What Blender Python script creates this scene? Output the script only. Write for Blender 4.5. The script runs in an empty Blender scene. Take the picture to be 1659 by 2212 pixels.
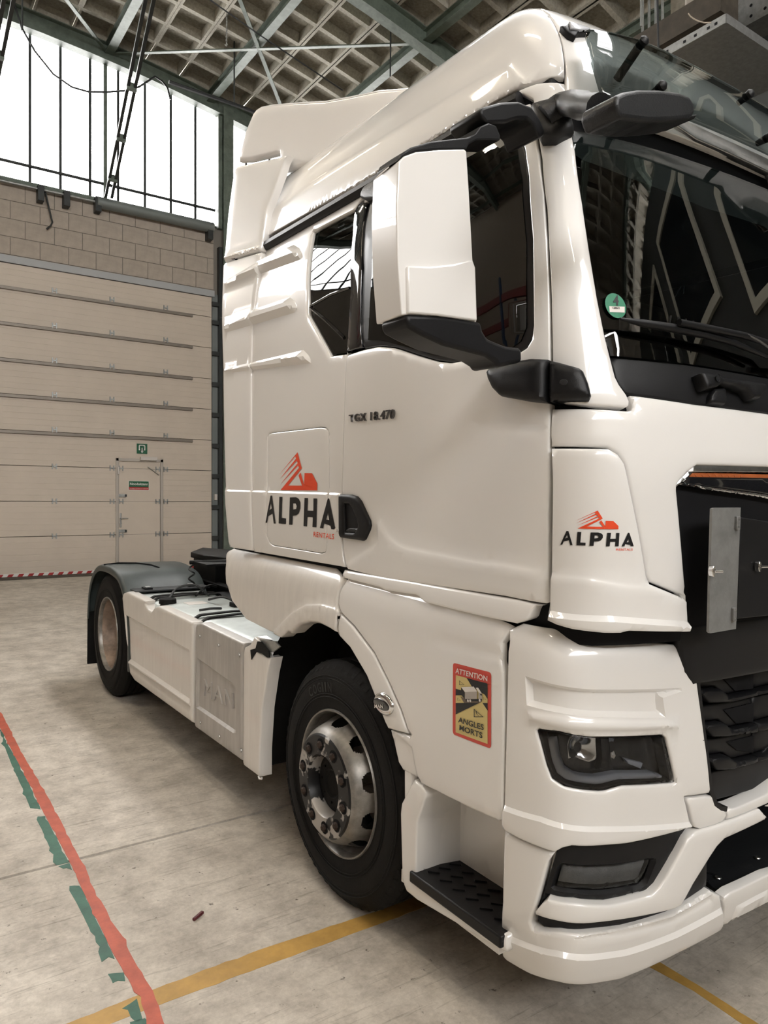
import bpy, bmesh, math, random
import numpy as np
from mathutils import Vector, Matrix
from mathutils.geometry import delaunay_2d_cdt

# ---------------------------------------------------------------- camera, sky, light, exposure
scene = bpy.context.scene
COL = scene.collection
cam_data = bpy.data.cameras.new('camera')
cam = bpy.data.objects.new('camera', cam_data); COL.objects.link(cam)
cam.location = (-1.61, 0, 1.75)
cam.rotation_euler = (math.radians(90), 0, math.radians(-34.8))
cam_data.sensor_fit = 'VERTICAL'; cam_data.sensor_height = 36.0
cam_data.lens = 1600 / 2212 * 36.0
cam_data.shift_y = -14 / 2212
cam_data.clip_start = .05
scene.camera = cam

world = bpy.data.worlds.new('sky'); scene.world = world
world.use_nodes = True
bg = world.node_tree.nodes['Background']
bg.inputs[0].default_value = (1.0, .98, .96, 1); bg.inputs[1].default_value = 17.0

vs = scene.view_settings
vs.view_transform = 'Standard'; vs.look = 'None'; vs.gamma = 1.0; vs.use_curve_mapping = False
vs.exposure = 0.42
cy = scene.cycles
cy.max_bounces = 4; cy.diffuse_bounces = 3; cy.glossy_bounces = 3; cy.transmission_bounces = 3; cy.transparent_max_bounces = 8
cy.caustics_reflective = False; cy.caustics_refractive = False; cy.sample_clamp_indirect = 8.0
cy.adaptive_threshold = .08; cy.adaptive_min_samples = 12

def portal(name, loc, rot, sx, sy):
    """Guides the sky's light through a glazed opening."""
    d = bpy.data.lights.new(name, 'AREA'); d.shape = 'RECTANGLE'; d.size = sx; d.size_y = sy
    d.cycles.is_portal = True
    o = bpy.data.objects.new(name, d); COL.objects.link(o); o.location = loc; o.rotation_euler = rot
portal('portal_rear_glazing', (-.5, 14.85, 9.05), (math.radians(-90), 0, 0), 15.0, 2.8)
portal('portal_front_glazing', (-2.4, -9.85, 8.7), (math.radians(90), 0, 0), 13.2, 3.2)
portal('portal_rooflight', (3.56, 1.5, 10.62), (0, 0, 0), 1.4, 15.2)

# ---------------------------------------------------------------- helpers
random.seed(7); rng = np.random.default_rng(7)
SLOPE = .03                                   # the hall floor climbs gently towards the sectional door
def zfloor(y): return SLOPE * y

def lin(c):
    return tuple(((v / 12.92) if v <= .04045 else ((v + .055) / 1.055) ** 2.4) for v in c)
def hexc(h): return lin(tuple(int(h[i:i+2], 16) / 255 for i in (0, 2, 4)))

MATS = {}
def mat(name, col, rough=.5, metal=0., coat=0., coat_rough=.03, spec=.5, noise=0., nscale=8., bump=0., bscale=60., emit=None, alpha=None, trans=0., ior=1.5, col2=None, stretch=None, ramp=(.35, .68)):
    m = bpy.data.materials.new(name); m.use_nodes = True; MATS[name] = m
    nt = m.node_tree; b = nt.nodes['Principled BSDF']
    c = hexc(col) if isinstance(col, str) else col
    b.inputs['Base Color'].default_value = (*c, 1)
    b.inputs['Roughness'].default_value = rough; b.inputs['Metallic'].default_value = metal
    b.inputs['Coat Weight'].default_value = coat; b.inputs['Coat Roughness'].default_value = coat_rough
    b.inputs['Specular IOR Level'].default_value = spec; b.inputs['IOR'].default_value = ior
    b.inputs['Transmission Weight'].default_value = trans
    if emit: b.inputs['Emission Color'].default_value = (*emit[0], 1); b.inputs['Emission Strength'].default_value = emit[1]
    if noise or bump:
        tc = nt.nodes.new('ShaderNodeTexCoord'); mp = nt.nodes.new('ShaderNodeMapping')
        nt.links.new(tc.outputs['Object'], mp.inputs['Vector'])
        if stretch: mp.inputs['Scale'].default_value = stretch
    if noise:
        n = nt.nodes.new('ShaderNodeTexNoise'); n.inputs['Scale'].default_value = nscale; n.inputs['Detail'].default_value = 4
        n.inputs['Roughness'].default_value = .65
        r = nt.nodes.new('ShaderNodeValToRGB'); r.color_ramp.elements[0].position, r.color_ramp.elements[1].position = ramp
        c2 = (hexc(col2) if isinstance(col2, str) else col2) if col2 else tuple(v * (1 - noise) for v in c)
        r.color_ramp.elements[0].color = (*c2, 1); r.color_ramp.elements[1].color = (*c, 1)
        nt.links.new(mp.outputs[0], n.inputs['Vector']); nt.links.new(n.outputs['Fac'], r.inputs[0]); nt.links.new(r.outputs[0], b.inputs['Base Color'])
    if bump:
        n2 = nt.nodes.new('ShaderNodeTexNoise'); n2.inputs['Scale'].default_value = bscale; n2.inputs['Detail'].default_value = 2
        bp = nt.nodes.new('ShaderNodeBump'); bp.inputs['Strength'].default_value = bump; bp.inputs['Distance'].default_value = .004
        nt.links.new(mp.outputs[0], n2.inputs['Vector']); nt.links.new(n2.outputs['Fac'], bp.inputs['Height']); nt.links.new(bp.outputs[0], b.inputs['Normal'])
    return m

mat('paint', (.80, .785, .765), .30, coat=1.0, coat_rough=.025, spec=.5)
mat('paint_dirty', (.76, .73, .69), .36, coat=.7, coat_rough=.08, noise=.07, nscale=5, stretch=(6, 6, .8))
mat('paint_grey', (.52, .50, .475), .42, metal=.25, noise=.2, nscale=4, stretch=(5, 5, .8))
mat('gap_black', (.006, .006, .007), .8, spec=.2)
mat('plastic_black', (.0075, .0075, .0085), .42, spec=.28, bump=.12, bscale=500)
mat('plastic_dark', (.017, .018, .020), .42, spec=.4, bump=.2, bscale=300, noise=.25, nscale=12)
mat('mudguard_grey', (.050, .062, .060), .42, bump=.12, bscale=240, noise=.25, nscale=6)
mat('gloss_black', (.008, .008, .010), .06, coat=1.0)
mat('rubber', (.0075, .0072, .007), .7, spec=.22, noise=.3, nscale=20, bump=.2, bscale=120)
mat('seal', (.010, .010, .011), .35)
mat('chrome', (.82, .82, .83), .09, metal=1.0)
mat('badge_steel', (.22, .22, .225), .22, metal=1.0)
mat('steel_satin', (.50, .50, .49), .33, metal=1.0, noise=.2, nscale=25)
mat('alu_tank', (.66, .71, .69), .38, metal=.35, noise=.2, nscale=9)
mat('wheel_silver', (.33, .31, .285), .42, metal=.6, noise=.45, nscale=14)
mat('wheel_rusty', (.40, .30, .235), .55, metal=.35, noise=.5, nscale=10)
mat('hub_worn', (.42, .40, .38), .4, metal=.4, noise=.97, nscale=7, ramp=(.50, .53), col2=(.012, .012, .013))
mat('nut_rust', (.055, .035, .026), .7, metal=.4, noise=.4, nscale=80)
mat('chassis_black', (.006, .006, .0065), .5, spec=.25, noise=.4, nscale=15)
mat('decal_black', (.010, .010, .012), .3)
mat('decal_red', (.80, .075, .022), .35)
mat('decal_rose', (.62, .075, .055), .35)
mat('decal_yellow', (.66, .53, .22), .4)
mat('decal_white', (.74, .70, .66), .4)
mat('decal_grey', (.42, .38, .34), .45)
mat('decal_brown', (.16, .12, .09), .5)
mat('sticker_green', (.012, .20, .10), .3)
mat('plate_grey', (.27, .27, .265), .42, metal=.35, noise=.25, nscale=18, bump=.1, bscale=300)
mat('orange_strip', (.42, .11, .03), .3, coat=1)
mat('lamp_dark', (.012, .012, .013), .25)
mat('lamp_reflector', (.75, .74, .72), .12, metal=1.0)
mat('lamp_guide', (.42, .43, .46), .25, coat=.6)
mat('interior_dark', (.018, .019, .020), .75)
mat('interior_grey', (.035, .038, .038), .7)

def glass_mat(name, tint, clear, rough=0.0, ior=1.52):
    """Clear pane: see-through with the mirror of a glass face."""
    m = bpy.data.materials.new(name); m.use_nodes = True; MATS[name] = m; nt = m.node_tree; nt.nodes.clear()
    out = nt.nodes.new('ShaderNodeOutputMaterial'); tr = nt.nodes.new('ShaderNodeBsdfTransparent'); gl = nt.nodes.new('ShaderNodeBsdfGlossy')
    fr = nt.nodes.new('ShaderNodeFresnel'); mx = nt.nodes.new('ShaderNodeMixShader')
    fr.inputs['IOR'].default_value = ior
    tr.inputs[0].default_value = (*[t * clear for t in tint], 1); gl.inputs['Roughness'].default_value = rough
    nt.links.new(fr.outputs[0], mx.inputs[0]); nt.links.new(tr.outputs[0], mx.inputs[1]); nt.links.new(gl.outputs[0], mx.inputs[2]); nt.links.new(mx.outputs[0], out.inputs[0])
glass_mat('window_pane', (1, 1, 1), .93)
glass_mat('windscreen_glass', (.80, .92, .88), .60, ior=1.95)
glass_mat('side_glass', (.6, .66, .66), .30, ior=1.7)
glass_mat('lamp_lens', (.95, .97, 1), .80)
glass_mat('visor_glass', (.34, .40, .40), .45, ior=1.7)

# hall materials
def floor_material():
    m = bpy.data.materials.new('concrete_floor'); m.use_nodes = True; MATS['concrete_floor'] = m
    nt = m.node_tree; b = nt.nodes['Principled BSDF']; L = nt.links.new; N = nt.nodes.new
    tc = N('ShaderNodeTexCoord')
    def noise(scale, det, rough=.6, vec=None):
        n = N('ShaderNodeTexNoise'); n.inputs['Scale'].default_value = scale; n.inputs['Detail'].default_value = det; n.inputs['Roughness'].default_value = rough
        L(vec if vec else tc.outputs['Object'], n.inputs['Vector']); return n.outputs['Fac']
    def ramp(f, p0, c0, p1, c1):
        r = N('ShaderNodeValToRGB'); r.color_ramp.elements[0].position = p0; r.color_ramp.elements[1].position = p1
        r.color_ramp.elements[0].color = (*c0, 1); r.color_ramp.elements[1].color = (*c1, 1); L(f, r.inputs[0]); return r.outputs[0]
    def mul(a, bb):
        x = N('ShaderNodeMix'); x.data_type = 'RGBA'; x.blend_type = 'MULTIPLY'; x.inputs[0].default_value = 1
        L(a, x.inputs[6]); L(bb, x.inputs[7]); return x.outputs[2]
    base = ramp(noise(1.3, 5, .62), .30, (.53, .48, .41), .70, (.73, .675, .595))
    blot = ramp(noise(6.0, 6, .7), .36, (.68, .67, .66), .60, (1, 1, 1))
    fine = ramp(noise(55, 3, .7), .30, (.84, .83, .82), .62, (1, 1, 1))
    mp = N('ShaderNodeMapping'); mp.inputs['Rotation'].default_value = (0, 0, .6); mp.inputs['Scale'].default_value = (1.2, 22, 1); L(tc.outputs['Object'], mp.inputs['Vector'])
    scr = ramp(noise(3.0, 5, .65, mp.outputs[0]), .30, (.66, .65, .63), .42, (1, 1, 1))
    specks = ramp(noise(26, 4, .6), .27, (.30, .28, .26), .33, (1, 1, 1))
    col = mul(mul(mul(mul(base, blot), fine), specks), scr)
    L(col, b.inputs['Base Color'])
    b.inputs['Roughness'].default_value = .58; b.inputs['Specular IOR Level'].default_value = .35
    bp = N('ShaderNodeBump'); bp.inputs['Strength'].default_value = .25; bp.inputs['Distance'].default_value = .004
    L(noise(60, 3, .7), bp.inputs['Height']); L(bp.outputs[0], b.inputs['Normal'])
floor_material()
mat('joint_dark', (.035, .032, .028), .9)
mat('tape_red', (.56, .115, .062), .55, noise=.28, nscale=14, bump=.15, bscale=90)
mat('tape_green', (.045, .155, .105), .55, noise=.35, nscale=12, bump=.15, bscale=90)
mat('tape_yellow', (.58, .345, .085), .55, noise=.30, nscale=7, bump=.15, bscale=90)
mat('block_wall', (.46, .40, .34), .85, noise=.15, nscale=7, bump=.5, bscale=160)
mat('mortar', (.22, .20, .175), .9)
mat('door_panel', (.62, .54, .455), .5, noise=.06, nscale=2, bump=.10, bscale=300)
mat('door_frame', (.46, .42, .375), .4, metal=.2)
mat('galvanised', (.42, .43, .42), .42, metal=.7, noise=.25, nscale=20)
mat('steel_green', (.15, .185, .15), .5, noise=.35, nscale=9)
mat('steel_dark', (.030, .034, .034), .5, noise=.3, nscale=10)
mat('coffer_board', (.36, .335, .275), .95, noise=.35, nscale=22, bump=.9, bscale=130)
mat('coffer_rib', (.47, .445, .375), .95, noise=.3, nscale=22, bump=.9, bscale=130)
mat('wall_beige', (.40, .36, .31), .85, noise=.15, nscale=3)
mat('wall_dark', (.075, .082, .080), .65, noise=.15, nscale=3)
mat('wall_light', (.46, .39, .31), .8)
mat('frame_white', (.85, .82, .70), .45)
mat('office_glass', (.014, .018, .022), .05, coat=1)
mat('beam_brown', (.085, .070, .052), .7, noise=.4, nscale=7)
mat('pier_beige', (.30, .27, .215), .85, noise=.35, nscale=9, bump=.4, bscale=60)
mat('sign_green', (.010, .10, .045), .4)
mat('sign_white', (.75, .74, .70), .5)
mat('sign_red', (.42, .035, .035), .4)
mat('box_white', (.60, .56, .52), .5)
mat('pipe_grey', (.20, .22, .215), .5, metal=.3)
mat('cable_black', (.012, .013, .014), .5)
mat('maroon', (.09, .012, .016), .5)
mat('rack_red', (.25, .03, .025), .45)
mat('rack_blue', (.02, .05, .13), .45)
mat('carton', (.33, .235, .14), .8, noise=.15)
mat('lintel_grey', (.40, .41, .42), .5)
mat('rail_brown', (.24, .21, .18), .45, metal=.3)
mat('lamp_tube', (.9, .88, .8), .4, emit=((1.0, .88, .70), 52.0))

def link(name, me, m, parent=None, loc=None):
    o = bpy.data.objects.new(name, me); COL.objects.link(o)
    if m is not None and not me.materials: me.materials.append(MATS[m])
    if parent is not None: o.parent = parent
    if loc is not None: o.location = loc
    return o
def mesh(name, V, F, m, parent=None, smooth=False, angle=35, loc=None):
    me = bpy.data.meshes.new(name); me.from_pydata([tuple(map(float, v)) for v in V], [], [tuple(map(int, f)) for f in F]); me.update()
    if smooth:
        me.polygons.foreach_set('use_smooth', [True] * len(me.polygons)); me.set_sharp_from_angle(angle=math.radians(angle))
    return link(name, me, m, parent, loc)
def from_bm(name, bm, m, parent=None, smooth=False, angle=35, loc=None):
    bmesh.ops.recalc_face_normals(bm, faces=bm.faces[:])
    me = bpy.data.meshes.new(name); bm.to_mesh(me); bm.free()
    if smooth:
        me.polygons.foreach_set('use_smooth', [True] * len(me.polygons)); me.set_sharp_from_angle(angle=math.radians(angle))
    return link(name, me, m, parent, loc)
def tag(o, label=None, cat=None, group=None, kind=None):
    if label: o['label'] = label
    if cat: o['category'] = cat
    if group: o['group'] = group
    if kind: o['kind'] = kind
    return o
def empty(name, loc=(0, 0, 0), parent=None):
    o = bpy.data.objects.new(name, None); COL.objects.link(o); o.location = loc; o.empty_display_size = .2
    if parent: o.parent = parent
    return o
def bevel_mod(o, w, seg=2, ang=30):
    b = o.modifiers.new('bevel', 'BEVEL'); b.width = w; b.segments = seg; b.limit_method = 'ANGLE'; b.angle_limit = math.radians(ang); b.use_clamp_overlap = True
    o.data.polygons.foreach_set('use_smooth', [True] * len(o.data.polygons)); o.data.set_sharp_from_angle(angle=math.radians(55))
    return o
def box(name, x0, x1, y0, y1, z0, z1, m, parent=None, bev=0.):
    V = [(x, y, z) for x in (x0, x1) for y in (y0, y1) for z in (z0, z1)]
    F = [(0, 1, 3, 2), (4, 6, 7, 5), (0, 4, 5, 1), (2, 3, 7, 6), (0, 2, 6, 4), (1, 5, 7, 3)]
    o = mesh(name, V, F, m, parent)
    if bev: bevel_mod(o, bev)
    return o
def prism(name, pts, ax, c0, c1, m, parent=None, bev=0., seg=2, pts1=None, smooth=False):
    """A polygon drawn in the plane across axis ax, given depth from c0 to c1 (pts1: its outline at c1)."""
    i = 'xyz'.index(ax); pts1 = pts1 or pts
    def P(p, c): q = [p[0], p[1]]; q.insert(i, c); return q
    n = len(pts); V = [P(p, c0) for p in pts] + [P(p, c1) for p in pts1]
    F = [tuple(range(n)), tuple(range(2*n - 1, n - 1, -1))] + [(k, (k+1) % n, n + (k+1) % n, n + k) for k in range(n)]
    bm = bmesh.new(); vs_ = [bm.verts.new(v) for v in V]
    for f in F: bm.faces.new([vs_[k] for k in f])
    if n > 4: bmesh.ops.triangulate(bm, faces=[f for f in bm.faces if len(f.verts) > 4], ngon_method='EAR_CLIP')
    if n > 4: bmesh.ops.dissolve_limit(bm, angle_limit=.002, verts=bm.verts[:], edges=bm.edges[:])
    o = from_bm(name, bm, m, parent, smooth=smooth)
    if bev: bevel_mod(o, bev, seg)
    return o
def tube(name, pts, r, m, parent=None, n=8, closed=False, radii=None):
    P = [Vector(p) for p in pts]; V = []; F = []
    up = None
    for i, p in enumerate(P):
        a = P[max(i-1, 0)]; b = P[min(i+1, len(P)-1)]
        d = (b - a).normalized()
        if up is None: up = d.orthogonal().normalized()
        up = (up - d * up.dot(d)).normalized(); sd = d.cross(up)
        rr = radii[i] if radii else r
        for k in range(n):
            t = 2*math.pi*k/n; V.append(p + (up*math.cos(t) + sd*math.sin(t)) * rr)
    for i in range(len(P)-1):
        for k in range(n):
            F.append((i*n+k, i*n+(k+1) % n, (i+1)*n+(k+1) % n, (i+1)*n+k))
    F.append(tuple(range(n-1, -1, -1))); F.append(tuple((len(P)-1)*n+k for k in range(n)))
    return mesh(name, V, F, m, parent, smooth=True, angle=50)
def bar(name, p, q, w, h, m, parent=None, up=(0, 0, 1)):
    p = Vector(p); q = Vector(q); d = (q - p).normalized(); u = Vector(up); sd = d.cross(u)
    sd = sd.normalized() if sd.length > 1e-4 else d.orthogonal().normalized(); u = sd.cross(d)
    V = [c + sd*a*w/2 + u*b*h/2 for c in (p, q) for a, b in ((-1, -1), (1, -1), (1, 1), (-1, 1))]
    return mesh(name, V, [(0, 3, 2, 1), (4, 5, 6, 7), (0, 1, 5, 4), (1, 2, 6, 5), (2, 3, 7, 6), (3, 0, 4, 7)], m, parent)
def ibeam(name, p, q, w, h, t, m, parent=None, up=(0, 0, 1)):
    p = Vector(p); q = Vector(q); d = (q - p).normalized(); u = Vector(up); sd = d.cross(u).normalized(); u = sd.cross(d)
    prof = [(-w/2, -h/2), (w/2, -h/2), (w/2, -h/2+t), (t/2, -h/2+t), (t/2, h/2-t), (w/2, h/2-t), (w/2, h/2), (-w/2, h/2), (-w/2, h/2-t), (-t/2, h/2-t), (-t/2, -h/2+t), (-w/2, -h/2+t)]
    n = len(prof); V = [c + sd*a + u*b for c in (p, q) for a, b in prof]
    return mesh(name, V, [tuple(range(n-1, -1, -1)), tuple(range(n, 2*n))] + [(k, (k+1) % n, n+(k+1) % n, n+k) for k in range(n)], m, parent)
def lathe(name, prof, m, parent=None, n=64, loc=(0, 0, 0), ang=35, t0=0., t1=2*math.pi):
    """Turned about the x axis; prof = (x, r)."""
    V = []; F = []; full = abs(t1 - t0 - 2*math.pi) < 1e-6; nn = n if full else n + 1
    for x, r in prof:
        for k in range(nn):
            t = t0 + (t1-t0)*k/n; V.append((x, r*math.cos(t), r*math.sin(t)))
    for i in range(len(prof)-1):
        for k in range(n):
            F.append((i*nn+k, (i+1)*nn+k, (i+1)*nn+(k+1) % nn, i*nn+(k+1) % nn))
    return mesh(name, V, F, m, parent, smooth=True, angle=ang, loc=loc)

# ---------------------------------------------------------------- body surfaces of the cab (metres, truck frame)
XC = 1.215                                   # half width of the cab: its centre plane
def pchip(xs, ys):
    xs = np.array(xs, float); ys = np.array(ys, float)
    h = np.diff(xs); d = np.diff(ys) / h; m = np.zeros(len(xs))
    for i in range(1, len(xs) - 1):
        if d[i-1] * d[i] > 0:
            w1 = 2*h[i] + h[i-1]; w2 = h[i] + 2*h[i-1]
            m[i] = (w1 + w2) / (w1 / d[i-1] + w2 / d[i])
    m[0] = d[0]; m[-1] = d[-1]
    def f(x):
        x = np.clip(np.asarray(x, float), xs[0], xs[-1])
        i = np.clip(np.searchsorted(xs, x) - 1, 0, len(xs) - 2)
        t = (x - xs[i]) / h[i]
        return ((1 + 2*t) * (1 - t)**2 * ys[i] + t * (1 - t)**2 * h[i] * m[i]
                + t*t * (3 - 2*t) * ys[i+1] + t*t * (t - 1) * h[i] * m[i+1])
    return f
def catmull(P, n=16):
    P = np.array(P, float); out = []
    Q = np.vstack([2*P[0] - P[1], P, 2*P[-1] - P[-2]])
    for i in range(1, len(Q) - 2):
        p0, p1, p2, p3 = Q[i-1], Q[i], Q[i+1], Q[i+2]
        for k in range(n):
            t = k / n
            out.append(.5*((2*p1) + (p2-p0)*t + (2*p0-5*p1+4*p2-p3)*t*t + (3*p1-p0-3*p2+p3)*t**3))
    out.append(Q[-2]); return np.array(out)
PLAN = catmull([(0, -.80), (.0015, -.90), (.006, -1.0), (.018, -1.09), (.045, -1.165), (.09, -1.212), (.163, -1.243),
                (.317, -1.284), (.507, -1.314), (.75, -1.335), (1.0, -1.345), (XC, -1.348)])
PLAN[:, 0] = np.maximum.accumulate(np.maximum(PLAN[:, 0], 0))
PLAN = np.vstack([[0, 6.0], PLAN])
PL_S = np.concatenate([[0], np.cumsum(np.linalg.norm(np.diff(PLAN, axis=0), axis=1))]) - 6.0   # s = -y along the flank
SH = PL_S[-1]
class Shell:
    """A body surface: the plan outline of the cab, drawn in or pushed out with height. s runs round the outline."""
    def __init__(self, zs, xs, yf, yref=-.5, flare=0., fy0=.82):
        self.fx = pchip(zs, xs); self.fy = pchip(zs, yf); self.yref = yref; self.flare = flare; self.fy0 = fy0
    def raw(self, s, z):
        s = np.asarray(s, float); z = np.asarray(z, float)
        m = s > SH; s2 = np.where(m, 2*SH - s, s)
        cx = np.interp(s2, PL_S, PLAN[:, 0]); cy = np.interp(s2, PL_S, PLAN[:, 1])
        xs = self.fx(z); k = (self.fy(z) - self.yref) / (PLAN[-1, 1] - self.yref)
        x = xs + cx * (XC - xs) / XC
        y = np.where(cy < self.yref, self.yref + (cy - self.yref) * k, cy)
        x = x - self.flare * np.maximum(0, y - self.fy0)
        x = np.where(m, 2*XC - x, x)
        return np.stack([x, y, z + 0*x], -1)
    def frame(self, s, z):
        e = 2e-3
        p = self.raw(s, z); a = self.raw(np.asarray(s) + e, z) - self.raw(np.asarray(s) - e, z)
        b = self.raw(s, np.asarray(z) + e) - self.raw(s, np.asarray(z) - e)
        n = np.cross(a, b); n /= np.maximum(np.linalg.norm(n, axis=-1, keepdims=True), 1e-9)
        return p, n
SHELLS = {
 'cab': Shell([1.20, 1.45, 1.75, 1.95, 2.05, 2.35, 2.55, 2.65, 2.75, 2.85, 2.95, 3.05, 3.15, 3.25, 3.33, 3.39, 3.43, 3.455, 3.47, 3.48],
              [.004, -.003, -.005, -.002, .0, .006, .0115, .0172, .030, .051, .077, .096, .114, .137, .168, .21, .262, .33, .42, .60],
              [-1.40, -1.415, -1.42, -1.397, -1.372, -1.297, -1.247, -1.222, -1.197, -1.173, -1.155, -1.14, -1.105, -1.04, -.96, -.88, -.80, -.73, -.67, -.58]),
 'low': Shell([.20, .30, .38, .46, .70, 1.0, 1.20, 1.27, 1.32, 1.36, 1.41],
              [.07, .035, .005, -.01, -.02, -.03, -.03, -.027, -.018, -.002, .035],
              [-1.28, -1.315, -1.335, -1.345, -1.35, -1.36, -1.36, -1.35, -1.31, -1.25, -1.14]),
 'flap': Shell([1.2, 1.4, 2.0, 2.6, 3.0, 3.4, 3.6, 3.7, 3.76, 3.80, 3.83, 3.86],
               [.004, -.003, .002, .022, .062, .112, .138, .155, .18, .23, .33, .50], [-1.4]*12, flare=.17),
 'spoil': Shell([1.2, 3.2, 3.6, 3.75, 3.84, 3.90, 3.95, 4.0], [.33, .33, .33, .333, .345, .37, .42, .55], [-1.4]*8, flare=.20, fy0=0.),
}

# ---------------------------------------------------------------- panels that follow a body surface
def resample(P, h):
    out = []
    n = len(P)
    for i in range(n):
        a = P[i]; b = P[(i+1) % n]; k = max(1, int(math.ceil(np.linalg.norm(b-a) / h)))
        out += [a + (b-a)*j/k for j in range(k)]
    return np.array(out)
def inside(P, q):
    x, y = q[:, 0], q[:, 1]; r = np.zeros(len(q), bool); n = len(P)
    for i in range(n):
        x0, y0 = P[i]; x1, y1 = P[(i+1) % n]
        if y0 == y1: continue
        c = ((y0 > y) != (y1 > y)) & (x < (x1-x0)*(y-y0)/(y1-y0) + x0); r ^= c
    return r
def dist(P, q):
    d = np.full(len(q), 9.)
    for i in range(len(P)):
        a = P[i]; b = P[(i+1) % len(P)]; ab = b-a; L2 = max(ab @ ab, 1e-12)
        t = np.clip(((q-a) @ ab)/L2, 0, 1); d = np.minimum(d, np.linalg.norm(a + t[:, None]*ab - q, axis=1))
    return d
def area(P): return .5*np.sum(P[:, 0]*np.roll(P[:, 1], -1) - np.roll(P[:, 0], -1)*P[:, 1])
def ring(P, d):
    """Points a distance d inside the outline P (d < 0: outside)."""
    s = 1 if area(P) > 0 else -1
    e = np.roll(P, -1, 0) - P; e /= np.maximum(np.linalg.norm(e, axis=1, keepdims=True), 1e-9)
    nr = np.stack([-e[:, 1], e[:, 0]], 1)*s; m = nr + np.roll(nr, 1, 0); m /= np.maximum(np.linalg.norm(m, axis=1, keepdims=True), .3)
    q = P + m*d*1.0
    return q[dist(P, q) > abs(d)*.85]
def inset(P, d):
    s = 1 if area(P) > 0 else -1
    e = np.roll(P, -1, 0) - P; e /= np.maximum(np.linalg.norm(e, axis=1, keepdims=True), 1e-9)
    nr = np.stack([-e[:, 1], e[:, 0]], 1)*s; m = nr + np.roll(nr, 1, 0); m /= np.maximum((m*m).sum(1, keepdims=True), .6)
    return P + 2*m*d*.5*2*.5
def rounded(pts, r, k=4):
    """Round the corners of an outline by r."""
    P = [np.array(p, float) for p in pts]; out = []; n = len(P)
    for i in range(n):
        a, b, c = P[i-1], P[i], P[(i+1) % n]; u = a-b; v = c-b
        rr = min(r, .45*np.linalg.norm(u), .45*np.linalg.norm(v)); u = u/np.linalg.norm(u)*rr; v = v/np.linalg.norm(v)*rr
        for j in range(k+1):
            t = j/k; out.append(b + u*(1-t)**2 + v*t*t)
    return out
def panel(name, poly, sh, m, parent, off=0., thick=.03, er=.006, grid=.05, feats=(), holes=(), disp=None, mirror=False, step=.03, gap=None):
    """A skin over the outline poly = (s, z) on body surface sh, its rim rounded by er and folded in by thick.
    feats = (outline, height, bevel width): fields pressed out of or into the skin."""
    S = SHELLS[sh] if isinstance(sh, str) else sh
    P0 = np.array(poly, float)
    if gap is None: gap = .0028 if m.startswith('paint') else 0.
    P = resample(P0, step)
    if gap: P = inset(P, gap)
    HS = [resample(np.array(h, float), step) for h in holes]
    loops = [P] + HS; pts = [l for l in loops]; free = []
    for l, s in [(P, 1)] + [(h, -1) for h in HS]:
        if er > 0:
            for d in (.15*er, .42*er, er): free.append(ring(l, d*s))
    FE = []
    for f in feats:
        fp = resample(np.array(f[0], float), step*.7); FE.append((fp, f[1], f[2], len(f) > 3))
        free.append(fp)
        for d in (.5*f[2], f[2]): free.append(ring(fp, d))
    lo, hi = P.min(0), P.max(0)
    gx, gz = np.meshgrid(np.arange(lo[0]+grid/2, hi[0], grid), np.arange(lo[1]+grid/2, hi[1], grid)); g = np.stack([gx.ravel(), gz.ravel()], 1)
    keep = np.ones(len(g), bool)
    for l in loops: keep &= dist(l, g) > er*1.15 + .25*grid
    for fp, h_, w_, _h in FE: q_ = dist(fp, g); keep &= ~((q_ < w_*1.15) | ((q_ < .25*grid)))
    g = g[keep]
    free.append(g); fr = np.vstack([f for f in free if len(f)])
    dd = dist(P, fr); ok = inside(P, fr) & (dd > max(.13*er, .0004))
    for h in HS: ok &= ~inside(h, fr) & (dist(h, fr) > max(.13*er, .0004))
    fr = fr[ok]
    fr = fr[np.unique(np.round(fr/.0012).astype(int), axis=0, return_index=True)[1]]
    allp = np.vstack(pts + [fr]); edges = []; k = 0
    for l in loops:
        edges += [(k+i, k+(i+1) % len(l)) for i in range(len(l))]; k += len(l)
    ov, oe, of, _, _, _ = delaunay_2d_cdt([Vector(p) for p in allp], edges, [], 0, 1e-5)
    v2 = np.array([(v.x, v.y) for v in ov]); tri = np.array([f for f in of])
    cen = v2[tri].mean(1); ok = inside(P, cen)
    for h in HS: ok &= ~inside(h, cen)
    tri = tri[ok]
    d = np.full(len(v2), 9.)
    for l in loops: d = np.minimum(d, dist(l, v2))
    hgt = np.full(len(v2), float(off))
    if er > 0:
        t = np.clip(er - d, 0, er); hgt -= er - np.sqrt(np.maximum(er*er - t*t, 0))
    for fp, h, w, hard in FE:
        q = np.where(inside(fp, v2), dist(fp, v2), 0.); t = np.clip(q/max(w, 1e-6), 0, 1); hgt += h*(t if hard else t*t*(3-2*t))
    if disp is not None: hgt += disp(v2[:, 0], v2[:, 1])
    pos, nor = S.frame(v2[:, 0], v2[:, 1]); V = pos + nor*hgt[:, None]
    # orientation: outward
    a, b, c = V[tri[:, 0]], V[tri[:, 1]], V[tri[:, 2]]
    flip = (np.cross(b-a, c-a)*nor[tri[:, 0]]).sum(1) < 0; tri[flip] = tri[flip][:, ::-1]
    F = [tuple(t) for t in tri]
    if thick > 0:
        from collections import Counter
        ec = {}
        for t in F:
            for i in range(3):
                e = (t[i], t[(i+1) % 3]); ec[e] = 1
        bd = [e for e in ec if (e[1], e[0]) not in ec]; new = {}; V = list(V)
        for e in bd:
            for i in e:
                if i not in new: new[i] = len(V); V.append(V[i] - nor[i]*thick)
        F += [(e[1], e[0], new[e[0]], new[e[1]]) for e in bd]
    o = mesh(name, V, F, m, parent, smooth=True, angle=36)
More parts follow.
